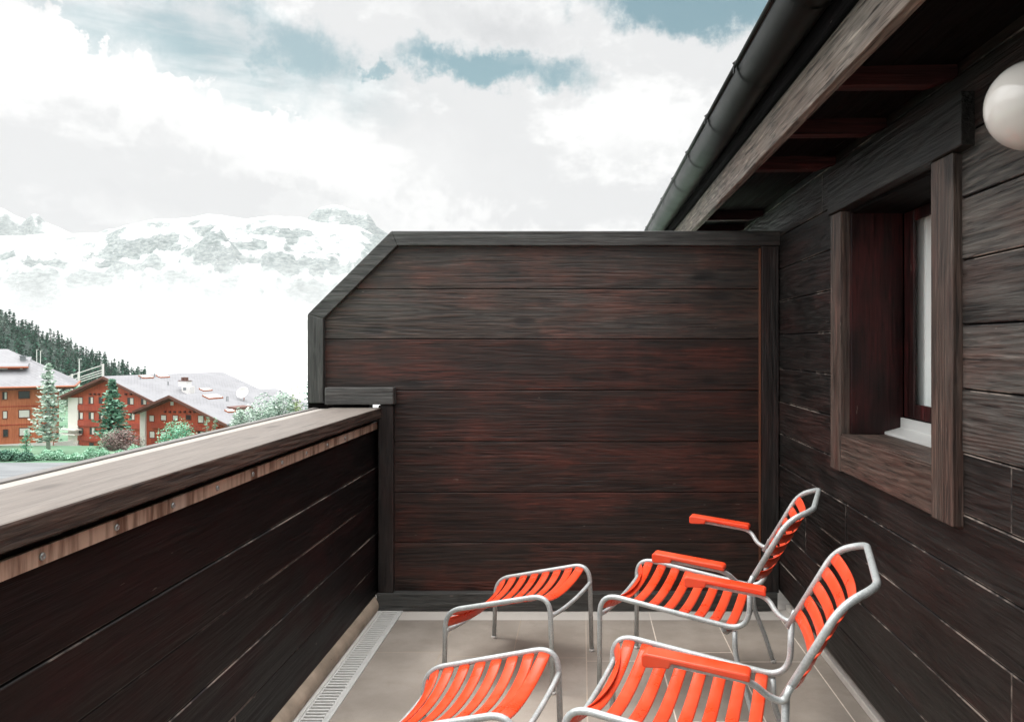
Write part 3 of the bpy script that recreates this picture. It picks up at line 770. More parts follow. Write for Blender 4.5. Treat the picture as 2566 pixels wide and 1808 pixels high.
def gable_house(name, label, apexpx, Y, rot, al, ar, sl, length, base, wl, wr, mat):
    apex = at(*apexpx, Y)
    root = empty(name, apex, rot, label=label, cat='house', group='red timber chalets of the village')
    onf, ons = frame_of(apex, rot)
    th = .28; oh = 1.3
    # roof: two slabs, gable overhang towards us
    q = MB()
    q.prism([(-al, -al * sl), (0, 0), (ar, -ar * sl), (ar, -ar * sl - th), (0, -th), (-al, -al * sl - th)], 'y', 0.03, length)
    rf = q.build('roof', [B['roof']], root)
    q = MB()
    q.prism([(-al - .02, -al * sl - .02), (0, -.03), (ar + .02, -ar * sl - .02), (ar + .02, -ar * sl - .42), (0, -.46), (-al - .02, -al * sl - .42)], 'y', -.14, 0.02)
    q.build('barge_board', B['eave'], rf)
    q = MB()
    q.prism([(-al, -al * sl - th - .02), (0, -th - .02), (ar, -ar * sl - th - .02), (ar, -ar * sl - th - .3), (0, -th - .34), (-al, -al * sl - th - .3)], 'y', .04, oh + .6)
    q.build('eave_lining', B['eave'], rf)
    q = MB(); D = oh
    def under(u): return -abs(u) * sl - th - .05
    q.prism([(wl, base), (wl, under(wl)), (0, under(0)), (wr, under(wr)), (wr, base)], 'y', D, length - .3)
    q.build('wall', mat, root)
    return root, onf, ons, rf, D
ROT = R(-23.5)
# middle chalet
rb, onf, ons, rf, D = gable_house('timber_chalet', 'large red chalet with a white corner, behind the dense green conifer', (258.6, 942), 147, ROT, 12.8, 14.2, .325, 27, -13.4, -11.3, 13.0, B['wood_b'])
onfD = lambda x, y: onf(x, y, D)
rects = [(1035, 760, 1080, 840, 'w'), (1165, 755, 1220, 838, 'm'), (1297, 757, 1340, 835, 'd'), (1672, 765, 1748, 848, 'm'), (1850, 782, 1915, 850, 'm'),
         (1020, 955, 1085, 1040, 'm'), (1165, 955, 1228, 1042, 'm'), (1300, 957, 1350, 1042, 'm'), (1700, 965, 1760, 1050, 'm'), (1025, 1155, 1085, 1230, 'd'), (1178, 1155, 1238, 1240, 'm'), (1172, 1352, 1225, 1395, 'd')]
windows(rb, onfD, [Z2(a, c_) + Z2(e, f) + (k,) for a, c_, e, f, k in rects], D)
for (y0, y1) in ((848, 918), (1048, 1118), (1248, 1308)):
    a = onfD(*Z2(945, y0)); c_ = onfD(*Z2(945, y1))
    q = MB(); q.box(-8.5, 12.9, D - .35, D + .02, c_[2], a[2]); q.build('balcony_front', B['band'], rb)
for xx in (1190, 1245, 1300, 1360, 1655, 1720):
    a = onfD(*Z2(xx, 716)); q = MB(); q.box(a[0] - .16, a[0] + .16, D - .35, D, a[2] - .16, a[2] + .16); q.build('beam_end', B['frame'], rb)
a = onfD(*Z2(940, 780)); q = MB(); q.box(-11.35, -8.55, D - .25, D + .6, -13.4, -4.25); q.build('white_corner', B['render'], rb)
for yy_ in (1172, 1232, 1382):
    a = onfD(*Z2(830, yy_)); c_ = onfD(*Z2(1100, yy_))
    q = MB(); q.box(a[0], c_[0], D - 1.8, D - .4, c_[2] - .18, c_[2]); q.build('balcony_slab', B['render'], rb)
def skylight(root, ons, px, wx, wz, slope, side=1):
    p = ons(*px, slope, side); q = MB()
    vs = []; z = lambda u: -abs(u) * slope
    u0, u1, d0, d1 = p[0] - wz / 2, p[0] + wz / 2, p[1] - wx / 2, p[1] + wx / 2
    for h in (0, .22):
        vs += [(u0, d0, z(u0) + h), (u1, d0, z(u1) + h), (u1, d1, z(u1) + h), (u0, d1, z(u0) + h)]
    q.add(vs, [(4, 5, 6, 7), (0, 1, 5, 4), (1, 2, 6, 5), (2, 3, 7, 6), (3, 0, 4, 7)])
    s = q.build('skylight', B['copper'], root)
    q = MB(); h = .23
    q.add([(u0 + .1, d0 + .1, z(u0 + .1) + h), (u1 - .1, d0 + .1, z(u1 - .1) + h), (u1 - .1, d1 - .1, z(u1 - .1) + h), (u0 + .1, d1 - .1, z(u0 + .1) + h)], [(0, 1, 2, 3)])
    q.build('pane', B['whitepaint'], s)
for px in (Z2(1905, 495), Z3(310, 207), Z3(497, 200), Z3(990, 353)): skylight(rf, ons, px, 2.2, 1.2, .325)
for px in (Z2(1835, 515), Z2(2022, 490), Z3(557, 295), Z3(402, 200)):
    p = ons(*px, .325, 1); q = MB(); q.lathe([(.09, -.2), (.09, .55), (.16, .56), (.16, .62)], p, 'z', 10); q.build('vent_pipe', B['greymetal'], rf)
# chimney of the middle chalet
p = ons(*Z3(755, 388), .325, 1); u, d, z = p
q = MB(); q.box(u - 1.0, u + 1.1, d, d + 1.2, z - .6, z + 1.25); q.box(u - 1.9, u + .25, d + .05, d + 1.15, z + 1.25, z + 2.25)
chy = q.build('chimney', B['whitepaint'], rf)
q = MB(); q.box(u - 2.0, u + .35, d, d + 1.25, z + 2.25, z + 2.36); q.box(u - 1.45, u - .95, d + .3, d + .9, z + 2.36, z + 2.95); q.box(u - .75, u - .25, d + .3, d + .9, z + 2.36, z + 2.95); q.build('chimney_pots', B['pot'], chy)
q = MB(); q.box(u - .55, u + .2, d - .04, d + .02, z + .55, z + 1.05); q.build('flue_opening', B['greymetal'], chy)
# front right chalet
rc, onf, ons, rf, D = gable_house('timber_chalet', 'smaller red chalet with a low gable roof, behind the round mint green tree', (424, 989.3), 130, ROT, 8.5, 12.6, .335, 23, -13.5, -7.0, 9.6, B['wood_b'])
onfC = lambda x, y: onf(x, y, D)
rects = [(345, 645, 395, 712, 'w'), (478, 642, 535, 700, 'w'), (615, 645, 670, 700, 'w'), (768, 642, 818, 690, 'd'), (905, 648, 965, 728, 'w'), (348, 828, 402, 900, 'w'), (478, 828, 535, 900, 'w'), (905, 828, 965, 900, 'm')]
windows(rc, onfC, [Z3(a, c_) + Z3(e, f) + (k,) for a, c_, e, f, k in rects], D)
for (y0, y1) in ((728, 785), (905, 960)):
    a = onfC(*Z3(340, y0)); c_ = onfC(*Z3(340, y1)); q = MB(); q.box(-5.5, 9.5, D - .3, D + .02, c_[2], a[2]); q.build('balcony_front', B['band'], rc)
for xx in (530, 585, 640, 700, 755, 815, 870):
    a = onfC(*Z3(xx, 603)); q = MB(); q.box(a[0] - .15, a[0] + .15, D - .3, D, a[2] - .15, a[2] + .15); q.build('beam_end', B['frame'], rc)
a = onfC(*Z3(250, 640)); c_ = onfC(*Z3(308, 640)); q = MB(); q.box(a[0], c_[0], D - .3, D + .5, -13.5, -2.75); q.build('white_corner', B['render'], rc)
a = onfC(*Z3(605, 508)); q = MB(); q.box(a[0] - .3, a[0] + .3, D - .1, D, a[2] - .3, a[2] + .3); q.build('gable_vent', B['render'], rc)
skylight(rf, ons, Z3(1072, 436), 3.0, 1.5, .335); skylight(rf, ons, Z3(1272, 600), 1.6, .9, .335)
p = ons(*Z3(1385, 568), .335, 1); u, d, z = p
q = MB(); q.prism([(u - 1.2, -(u - 1.2) * .335 + .05), (u + 1.0, z + .35), (u + 1.0, -(u + 1.0) * .335 + .02)], 'y', d - 1.8, d + 1.8); q.build('roof_hatch', B['pot'], rf)
for px in (Z3(1230, 480), Z3(1246, 478)):
    p = ons(*px, .335, 1); q = MB(); q.lathe([(.07, -.2), (.07, .8)], p, 'z', 10); q.build('vent_pipe', B['greymetal'], rf)
p = ons(*Z3(1415, 470), .335, 1)
q = MB(); prof = [(.02, -.25), (.5, -.18), (.85, -.04), (1.05, .18), (1.02, .2), (.8, 0), (.4, -.14), (.02, -.2)]
q.lathe(prof, (0, 0, 0), 'z', 26); ds = q.build('satellite_dish', B['whitepaint'], rf, None, True)
ds.location = (p[0], p[1], p[2] + 1.3); ds.rotation_euler = (R(62), 0, R(20))
q = MB(); q.tube([(p[0], p[1] + .3, p[2] - .2), (p[0], p[1] + .3, p[2] + 1.2)], .07, 8); q.build('dish_mast', B['copper'], rf)
# left chalet with the hip roof
ROTA = R(30); A0 = at(0, 969, 115)
ra = empty('timber_chalet', A0, ROTA, label='orange chalet with a grey hip roof and a roof dormer, at the left edge', cat='house', group='red timber chalets of the village')
onfA, _ = frame_of(A0, ROTA)
hs = .60; S1 = 9.0; S0 = -26
q = MB(); k = 9.0
vs = [(S0, 0, 0), (S1, 0, 0), (S1, 18, 0), (S0, 18, 0), (S0, 9, 9 * hs), (S1 - 9, 9, 9 * hs)]
vs += [(x_, y_, z_ - .25) for x_, y_, z_ in vs[:4]]
q.add(vs, [(0, 1, 5, 4), (1, 2, 5), (2, 3, 4, 5), (0, 6, 7, 1), (1, 7, 8, 2), (2, 8, 9, 3), (9, 8, 7, 6), (3, 9, 6, 0, 4)])
rfa = q.build('roof', B['roof'], ra)
q = MB(); q.tube([(S0, -.10, -.14), (S1 + .1, -.10, -.14)], .15, 10); q.tube([(S1 + .10, -.1, -.14), (S1 + .10, 18, -.14)], .15, 10); q.build('gutter', B['copper'], rfa)
q = MB(); q.box(S0, S1 - .1, .12, 1.5, -.5, -.27); q.build('eave_lining', B['eave'], rfa)
DA = 1.3; WR = 6.2
q = MB(); q.box(S0 + 1, WR, DA, 16.5, -9.6, -.3); q.build('wall', B['wood_a'], ra)
onA = lambda x, y: onfA(x, y, DA)
rects = [(38, 692, 88, 780, 'm'), (248, 682, 385, 765, 'd'), (42, 942, 90, 1030, 'w'), (250, 928, 385, 1015, 'w'), (47, 1183, 100, 1265, 'd'), (257, 1163, 390, 1250, 'w')]
rects += [(x_ + dx_, y0_, x1_ + dx_, y1_, k_) for dx_ in (-420, -830) for (x_, y0_, x1_, y1_, k_) in rects[:6]]
windows(ra, onA, [Z2(a, c_) + Z2(e, f) + (kk,) for a, c_, e, f, kk in rects], DA)
for y0 in (880, 1120):
    a = onA(*Z2(100, y0)); q = MB(); q.box(S0 + 1, WR, DA - .05, DA, a[2] - .07, a[2] + .07); q.build('storey_band', B['band'], ra)
a = onA(*Z2(100, 1368)); q = MB(); q.box(S0 + 1, WR + .05, DA - .06, DA + .3, a[2] - 1.5, a[2]); q.build('plinth', B['render'], ra)
# dormer
onDm = lambda x, y: onfA(x, y, 4.0)
a = onDm(*Z2(370, 365)); e0 = a[0]; ez = a[2]
q = MB(); q.prism([(3.2, ez - .05), (3.2, ez + .2), (9.5, ez + 1.5), (9.5, ez + 1.25)], 'x', S0 + 8, e0); dm = q.build('dormer', B['roof'], ra)
q = MB(); q.tube([(S0 + 8, 3.15, ez + .02), (e0 + .1, 3.15, ez + .02)], .12, 8); q.build('gutter', B['copper'], dm)
c1 = onDm(*Z2(100, 495)); c2 = onDm(*Z2(300, 495)); z0 = c1[2]
q = MB(); q.box(S0 + 8.5, c1[0], 4.0, 4.4, z0, ez); q.box(onDm(*Z2(262, 495))[0], c2[0], 4.0, 4.4, z0, ez); q.build('dormer_wall', B['render'], dm)
q = MB(); q.prism([(4.05, z0), (4.05, ez - .05), (7, ez + .3), (7, z0)], 'x', c2[0], c2[0] + .15); q.box(c1[0], onDm(*Z2(262, 495))[0], 4.05, 4.3, z0, ez); q.build('dormer_cheek', B['band'], dm)
for (x0, x1) in ((108, 168), (185, 252)):
    a = onDm(*Z2(x0, 440)); c_ = onDm(*Z2(x1, 492)); q = MB(); q.box(a[0], c_[0], 3.98, 4.06, c_[2], a[2]); q.build('dormer_window', B['darkpane'], dm)
a = onfA(*Z2(262, 222), 6.0); c_ = onfA(*Z2(335, 345), 6.0); q = MB(); q.box(a[0], c_[0], 6.0, 6.9, c_[2] - 1.5, a[2]); q.box(a[0] - .1, c_[0] + .1, 5.9, 7.0, a[2], a[2] + .12); q.build('chimney', B['greymetal'], rfa)

# white terrace wall between the chalets
a = at(*Z2(455, 1400), 119); c_ = at(*Z2(755, 1385), 123)
te = MB(); te.prism([(a.x, a.y), (c_.x, c_.y), (c_.x + .5, c_.y + 3), (a.x - .5, a.y + 3)], 'z', ground_z(a.x, 121) - .5, a.z + .1)
tag(te.build('terrace_wall', B['render']), 'low white terrace wall between the left and middle chalets', 'wall')
# white railing behind the middle chalet
r0 = at(161, 946, 172); r1 = at(258, 914, 168)
rl = empty('railing', (r1.x, r1.y, r1.z - 3), label='white metal railing climbing behind the gable of the middle chalet', cat='railing')
OR = Vector((r1.x, r1.y, r1.z - 3))
for dz in (0, -1.0, -1.5, -2.0):
    q = MB(); q.tube([r0 + Vector((0, 0, dz)), r1 + Vector((0, 0, dz))], .085, 6); q.build('rail', B['whitepaint'], rl, OR)
for t in (.2, .38, 1.0):
    p = r0.lerp(r1, t); q = MB(); q.box(p.x - .16, p.x + .16, p.y - .16, p.y + .16, p.z - (5.5 if t < .9 else 3), p.z + .25); q.build('post', B['whitepaint'], rl, OR)
for i, (px, y0, y1, Y) in enumerate(((92, 876, 915, 330), (101.5, 880, 917, 330), (198.5, 900, 965, 240))):
    p = at(px, y1, Y); p1 = at(px, y0, Y); g0 = ground_z(p.x, Y)
    q = MB(); q.tube([(p.x, Y, g0 - .3), (p.x, Y, p1.z)], .13, 8); q.box(p.x - .25, p.x + .7, Y - .15, Y + .15, p1.z, p1.z + .16)
    tag(q.build('lamp_post', B['whitepaint']), ['pale lamp post at the forest edge, left of a pair', 'pale lamp post at the forest edge, right of a pair', 'pale lamp post rising behind the white railing'][i], 'lamp post', 'lamp posts at the forest edge')

# ---- vegetation
def card(vs, fs, c, sx, sy, rnd, up=0.0):
    """one ragged leaf spray: a bent quad with a notched tip"""
    a = rnd.uniform(0, 6.283); t = rnd.uniform(-.7, .7) + up
    ex = Vector((math.cos(a), math.sin(a), rnd.uniform(-.5, .5))).normalized()
    ey = ex.cross(Vector((rnd.uniform(-1, 1), rnd.uniform(-1, 1), rnd.uniform(.2, 1)))).normalized()
    o = len(vs)
    vs += [c - ex * sx - ey * sy * .3, c + ey * sy * rnd.uniform(-.9, -.5), c + ex * sx * rnd.uniform(.7, 1.1), c + ey * sy * rnd.uniform(.5, .9)]
    fs.append((o, o + 1, o + 2, o + 3))
def conifer_mesh(h, r, seed, whorls=26, per=7, sprays=8, size=.3, droop=.35, gap=.12, bare=.06, curve=1.0):
    rnd = random.Random(seed); vs = []; fs = []
    for i in range(whorls):
        t = bare + (1 - bare) * (i + rnd.uniform(-.3, .3)) / whorls
        t = min(max(t, bare), .985)
        rad = r * ((1 - t) ** curve) * rnd.uniform(.75, 1.12) + .05
        for j in range(per):
            if rnd.random() < gap: continue
            a = rnd.uniform(0, 6.283); ln = rad * rnd.uniform(.55, 1.15)
            n = max(2, int(sprays * (.3 + .7 * ln / r)))
            for k in range(n):
                q = (k + rnd.random()) / n
                dz = -droop * ln * q + .25 * ln * q * q
                c = Vector((math.cos(a) * ln * q, math.sin(a) * ln * q, t * h + dz)) + Vector((rnd.gauss(0, .1), rnd.gauss(0, .1), rnd.gauss(0, .06))) * size * 2
                card(vs, fs, c, size * rnd.uniform(.6, 1.3), size * rnd.uniform(.4, .8), rnd)
    o = MB(); o.add(vs, fs); return o
def trunk_mesh(h, r, limbs=6, seed=0, spread=.5):
    rnd = random.Random(seed); q = MB()
    q.tube([(0, 0, -.4), (0, 0, h * .3), (rnd.gauss(0, .04) * h * .2, 0, h * .62), (0, 0, h * .97)], [r, r * .8, r * .5, r * .12], 8)
    for k in range(limbs):
        a = rnd.uniform(0, 6.283); z = h * rnd.uniform(.2, .8); ln = h * spread * rnd.uniform(.2, .45)
        q.tube([(0, 0, z), (math.cos(a) * ln * .5, math.sin(a) * ln * .5, z + ln * .2), (math.cos(a) * ln, math.sin(a) * ln, z + ln * .15)], [r * .35, r * .22, r * .06], 6)
    return q
def bush_mesh(rx, ry, rz, seed, n, size, lumps=9, cz=None):
    rnd = random.Random(seed); vs = []; fs = []
    cs = []
    for k in range(lumps):
        d = Vector((rnd.gauss(0, 1), rnd.gauss(0, 1), abs(rnd.gauss(0, 1)))).normalized()
        cs.append((Vector((d.x * rx * .55, d.y * ry * .55, d.z * rz * .55)), rnd.uniform(.38, .62)))
    for k in range(n):
        c0, s = cs[k % lumps]
        d = Vector((rnd.gauss(0, 1), rnd.gauss(0, 1), rnd.gauss(0, 1))).normalized() * rnd.uniform(.55, 1.08) ** .7
        c = c0 + Vector((d.x * rx * s, d.y * ry * s, d.z * rz * s))
        card(vs, fs, c, size * rnd.uniform(.6, 1.3), size * rnd.uniform(.4, .9), rnd)
    o = MB(); o.add(vs, fs); return o
def tree(name, label, cat, base, crown, mat, trunk, tm, group=None):
    root = empty(name, base, label=label, cat=cat, group=group)
    trunk.build('trunk', tm, root, None, True); crown.build('crown', mat, root)
    return root
# big pale larch in front of the left chalet
Y = 108; bp = at(121, 1118, Y); tp = at(121.6, 909, Y); h = tp.z - bp.z
tree('larch_tree', 'tall pale frosted conifer with a light trunk in front of the orange chalet', 'tree', bp, conifer_mesh(h, 2.3, 11, 34, 12, 9, .33, .25, .14, .08, .6), B['larch'], trunk_mesh(h, .26, 12, 3, .25), B['palebark'])
# dense green conifer in front of the middle chalet
Y = 122; bp = at(281, 1102, Y); tp = at(281.6, 946, Y); h = tp.z - bp.z
tree('spruce_tree', 'dense blue green conifer in front of the middle red chalet', 'tree', bp, conifer_mesh(h, 3.1, 12, 32, 15, 11, .36, .30, .05, .08, .78), B['spruce'], trunk_mesh(h, .22, 6, 4, .2), B['bark'])
# small conifer and junipers, lower left
Y = 103; bp = at(66, 1132, Y); tp = at(76, 1072, Y); h = tp.z - bp.z
tree('spruce_tree', 'small leaning green conifer beside the dark junipers at the lower left', 'tree', bp, conifer_mesh(h, .95, 13, 15, 8, 6, .17, .2, .05, .04, .7), B['maple'], trunk_mesh(h, .07, 3, 5, .2), B['bark'])
for (x, y, rx, rz, sd, lb) in ((18, 1150, 1.5, 1.2, 21, 'dark juniper bush at the left edge of the picture, above the road'), (62, 1150, 1.3, .95, 22, 'dark juniper bush below the small leaning conifer')):
    bp = at(x, y, 101); tree('juniper_bush', lb, 'bush', bp, bush_mesh(rx, 1.0, rz, sd, 1300, .15), B['juniper'], trunk_mesh(.8, .06, 5, sd, .6), B['bark'], 'dark juniper bushes above the road')
# plum coloured shrub
Y = 112; bp = at(303, 1124, Y); tree('plum_shrub', 'round purple brown shrub below the dense conifer', 'shrub', bp, bush_mesh(3.1, 2.2, 2.75, 31, 4200, .14, 12), B['plum'], trunk_mesh(1.6, .09, 8, 6, .8), B['bark'])
Y = 114; bp = at(277, 1122, Y); tree('mint_shrub', 'pale green shrub between the dense conifer and the purple shrub', 'shrub', bp, bush_mesh(1.7, 1.3, 2.35, 33, 2200, .16, 8), B['hedge'], trunk_mesh(1.8, .08, 6, 7, .6), B['bark'])
# mint tree before the front right chalet
Y = 110; bp = at(445, 1140, Y); tree('mint_tree', 'round mint green tree in front of the smaller red chalet', 'tree', bp, (lambda q: q)(bush_mesh(2.75, 2.2, 5.2, 35, 5200, .17, 14)), B['maple'], trunk_mesh(3.2, .12, 8, 8, .7), B['bark'])
for (x, y0, y1, sd, lb) in ((519, 1042, 1092, 41, 'thin pale sapling, left of two before the right chalet gable'), (539, 1044, 1088, 42, 'thin pale sapling, right of two before the right chalet gable')):
    Y = 100; bp = at(x, y1 + 14, Y); tp = at(x, y0, Y); h = tp.z - bp.z
    tree('sapling', lb, 'sapling', bp, conifer_mesh(h, .55, sd, 16, 5, 5, .13, .1, .25, .1, .4), B['hedge'], trunk_mesh(h, .04, 4, sd, .2), B['palebark'], 'thin saplings before the right chalet')
# hedge
hv = []; hf_ = []; rnd = random.Random(51)
for k in range(9000):
    s = rnd.uniform(20, 420); Yh = 101 + rnd.uniform(0, 3.0); X = (s - PX) / F0 * Yh
    g0 = ground_z(X, Yh); hh_ = .75 + .5 * max(0, (s - 180) / 150) + .35 * math.sin(s * .06) + .25 * math.sin(s * .171 + 1)
    z = g0 + rnd.uniform(0, 1) ** .6 * max(.4, hh_)
    card(hv, hf_, Vector((X, Yh, z)), rnd.uniform(.10, .2), rnd.uniform(.06, .14), rnd)
q = MB(); q.add(hv, hf_); tag(q.build('hedge', B['hedge']), 'low mint green hedge along the pale road below the chalets', 'hedge')
# pale trees at the right, beside the partition
for (x, y, yt, rx, sd, mt, lb) in ((612, 1090, 1012, 1.9, 61, 'larch', 'low pale weeping tree beside the right chalet roof'), (652, 1090, 985, 2.4, 62, 'larch', 'pale feathery tree, left of the tall pair by the partition'),
                                   (706, 1085, 976, 2.4, 63, 'larch', 'pale feathery tree, right of the tall pair by the partition'), (744, 1080, 974, 1.5, 64, 'lime', 'yellow green tree behind the pale feathery trees')):
    Y = 92 + (sd - 60) * 1.5; bp = at(x, y + 18, Y); tp = at(x, yt, Y); h = tp.z - bp.z
    tree('feathery_tree', lb, 'tree', bp, bush_mesh(rx, 1.6, h * .95, sd, 4600 if mt == 'larch' else 2600, .17, 13), B['larch2'] if (mt == 'larch' and 'larch2' in B) else B[mt], trunk_mesh(h * .8, .12, 9, sd, .5), B['bark'], 'trees beside the partition')
Y = 105; bp = at(776, 1085, Y); tp = at(772, 938, Y); h = tp.z - bp.z
tree('spruce_tree', 'dark conifer half hidden behind the left edge of the partition', 'tree', bp, conifer_mesh(h, 1.7, 71, 22, 8, 8, .24, .3, .1, .05, .75), B['juniper'], trunk_mesh(h, .16, 6, 9, .2), B['bark'])
for (x, y, sz, lb) in ((172, 992, 1.9, 'pale shrub in the gap between the left and middle chalets'), (206, 972, 1.5, 'green shrub above the roof edge of the middle chalet')):
    bp = at(x, y, 158); bp.z -= 2.0; tree('pale_shrub', lb, 'shrub', bp, bush_mesh(sz, 1.3, 3.1, int(x), 1100, .24, 6), B['larch'] if sz > 1.6 else B['maple'], trunk_mesh(1.5, .08, 5, 3, .6), B['bark'])

# forest on the slope: individual conifers, five shapes shared
rnd = random.Random(99)
protos = []
for k in range(6):
    mk = conifer_mesh(11, 3.3, 200 + k, 16, 8, 4, .75, .3, .08, .02, .7)
    q = MB(); q.v, q.f, q.mi = mk.v, mk.f, mk.mi
    q.mi = [0] * len(q.f); o_ = len(q.f); q.tube([(0, 0, -1), (0, 0, 10)], [.22, .05], 6, mi=1)
    me_o = q.build('forest_conifer', [B['forest'] if k < 4 else B['forestpale'], B['bark']]); protos.append(me_o)
spots = []
tries = 0
while len(spots) < 240 and tries < 20000:
    tries += 1
    Yt = rnd.uniform(415, 700); s = rnd.uniform(-110, 372)
    X = (s - PX) / F0 * Yt
    if any((X - a) ** 2 + (Yt - c_) ** 2 * .12 < 12 for a, c_ in spots): continue
    spots.append((X, Yt))
for s in range(-100, 366, 9):                                 # the skyline row
    Yt = rnd.uniform(670, 700); spots.append(((s + rnd.uniform(-3, 3) - PX) / F0 * Yt, Yt))
spots.sort(key=lambda p: p[1])
for i, (X, Yt) in enumerate(spots):
    k = rnd.randrange(4) if rnd.random() < .86 else 4 + rnd.randrange(2)
    o = protos[k] if protos[k] is not None and not protos[k].get('label') else None
    if o is None: o = protos[k].copy(); COL.objects.link(o)
    sc_ = rnd.uniform(.75, 1.25)
    if Yt > 665: sc_ *= rnd.choice((.7, .85, 1.0, 1.15))
    o.location = (X, Yt, ground_z(X, Yt) - .4); o.scale = (sc_ * rnd.uniform(.85, 1.15), sc_ * rnd.uniform(.85, 1.15), sc_); o.rotation_euler = (0, 0, rnd.uniform(0, 6.28))
    tag(o, ('dark' if k < 4 else 'pale') + ' conifer on the steep forested slope above the chalets', 'conifer', ('dark' if k < 4 else 'pale') + ' conifers on the forested slope')
for p in protos:
    if not p.get('label'): bpy.data.objects.remove(p)

# ---- mountains: a height field rising from the valley floor to a measured skyline
from mathutils import noise as mn
sky_main = [(-400, 600), (-150, 575), (0, 592), (60, 588), (130, 582), (200, 580), (262, 580), (310, 562), (380, 553), (440, 549), (480, 546), (520, 538), (560, 540), (610, 548), (650, 546), (690, 540), (715, 546), (760, 550), (800, 560), (850, 566), (900, 572), (940, 590), (1000, 640), (1100, 700), (1300, 760), (1700, 800), (2100, 780), (2700, 700)]
sky_far = [(-400, 470), (-100, 490), (0, 516), (25, 530), (60, 545), (84, 528), (105, 548), (150, 566), (180, 580), (240, 575), (270, 566), (330, 566), (500, 575), (755, 560), (782, 526), (802, 513), (832, 506), (858, 511), (876, 520), (896, 523), (914, 525), (928, 538), (940, 560), (1000, 600), (1200, 700)]
def interp(tab, s):
    if s <= tab[0][0]: return tab[0][1]
    for (a, ya), (c_, yc) in zip(tab[:-1], tab[1:]):
        if s <= c_:
            t = (s - a) / (c_ - a); return ya + (yc - ya) * t
    return tab[-1][1]
def mountain(name, tab, Yn, Yr, s0, s1, ns, nd, rough, mat, spur=False):
    vs = []; fs = []
    for j in range(nd + 1):
        t = j / nd
        Yb = Yn + (Yr - Yn) * min(t / .86, 1.0) + (max(t - .86, 0) / .14) * 500
        for i in range(ns + 1):
            s = s0 + (s1 - s0) * i / ns
            ysk = interp(tab, s)
            zt = H + (PY - ysk) / F0 * Yr
            u = min(t / .86, 1.0)
            X = (s - PX) / F0 * (Yb if t <= .86 else Yr)
            shape = u ** 1.25
            z = -64 + (zt + 64) * shape
            amp = rough * math.sin(math.pi * min(u, 1)) ** .8 + rough * .10 * u
            v = Vector((X / 420, Yb / 420, name == 'mountains' and 3.3 or 8.1))
            nz = mn.ridged_multi_fractal(v, .9, 2.1, 6, 1.0, 2.0) - 1.0
            z += amp * nz * .55 + amp * .2 * mn.fractal(v * 5, 1.0, 2.0, 4)
            if spur:
                # a spur running down to the right from below the skyline
                sx, sy = 330 + (1 - u) * 520, u
                dd = abs(s - sx) / 40.0
                if u < .86: z += 46 * math.exp(-dd * dd) * (u ** .5) * max(0, min(1, (.9 - u) / .1))
            if t > .86: z = z - (t - .86) / .14 * 260
            vs.append((X, Yb, z))
    for j in range(nd):
        for i in range(ns):
            a = j * (ns + 1) + i; fs.append((a, a + 1, a + ns + 2, a + ns + 1))
    q = MB(); q.add(vs, fs); o = q.build(name, mat, None, None, True)
    return tag(o, kind='structure')
def mountain_mat(name, z0, z1, rockamt):
    m, nt, b = newmat(name)
    oc = obj_coord(nt); g = nt.node('ShaderNodeNewGeometry')
    nz = nt.node('ShaderNodeSeparateXYZ', Vector=g.outputs['Normal']).outputs[2]
    z = nt.node('ShaderNodeSeparateXYZ', Vector=oc).outputs[2]
    strat = nt.noise(nt.mapv(oc, scale=(.010, .004, .035)), 1.0, 8, .72, .6).outputs[0]
    big = nt.noise(oc, .0035, 4).outputs[0]
    edge = nt.noise(nt.mapv(oc, scale=(.055, .02, .12), rot=(0, R(14), 0)), 1.0, 7, .72).outputs[0]; crag = nt.noise(oc, .035, 7, .8, .5).outputs[0]
    steep = nt.ss(nz, .93, .72)
    hgt = nt.ss(z, z0, z1)  # rock fades to white lower down, painting valley fog into the slope
    f = nt.m('ADD', nt.m('MULTIPLY', strat, .24), nt.m('ADD', nt.m('MULTIPLY', edge, .42), nt.m('ADD', nt.m('MULTIPLY', crag, .30), nt.m('MULTIPLY', big, .26))))
    f = nt.m('ADD', f, nt.m('MULTIPLY', steep, .16))
    rock = nt.m('MULTIPLY', nt.ss(f, .652, .70), nt.m('MULTIPLY', hgt, rockamt))
    c = nt.mix(nt.ss(edge, .35, .65), (.10, .13, .128), (.31, .34, .332))
    nt.put(b, 'Base Color', nt.mix(rock, (.52, .53, .53), c)); nt.put(b, 'Roughness', .9); nt.put(b, 'Specular__IOR__Level', .1)
    bump(nt, b, nt.m('ADD', strat, nt.m('MULTIPLY', edge, .6)), .35, 18)
    return m
mountain('mountains', sky_main, 1500, 3000, -420, 2700, 330, 70, 150, mountain_mat('snow_and_rock', -10, 330, 1.0), True)
mountain('far_mountains', sky_far, 2900, 3900, -420, 1300, 220, 30, 120, mountain_mat('far_snow_and_rock', 380, 520, 1.0))

# ---- haze: even, pale valley air
hz = MB(); hz.box(-5200, 5200, -130, 4700, -72, 720)
ho_ = hz.build('haze', None) if False else None
me = bpy.data.meshes.new('haze'); me.from_pydata(hz.v, [], hz.f); me.update()
m = bpy.data.materials.new('valley_air'); m.use_nodes = True; nt = NT(m.node_tree)
nt.n.remove(nt.n['Principled BSDF'])
pv = nt.node('ShaderNodeVolumePrincipled', Color=(.72, .73, .74), Density=.00009)
pv.inputs['Anisotropy'].default_value = .25
nt.l.new(pv.outputs[0], nt.n['Material Output'].inputs['Volume'])
me.materials.append(m)
ho_ = bpy.data.objects.new('haze', me); COL.objects.link(ho_); tag(ho_, kind='stuff')
m.cycles.homogeneous_volume = True if hasattr(m.cycles, 'homogeneous_volume') else False

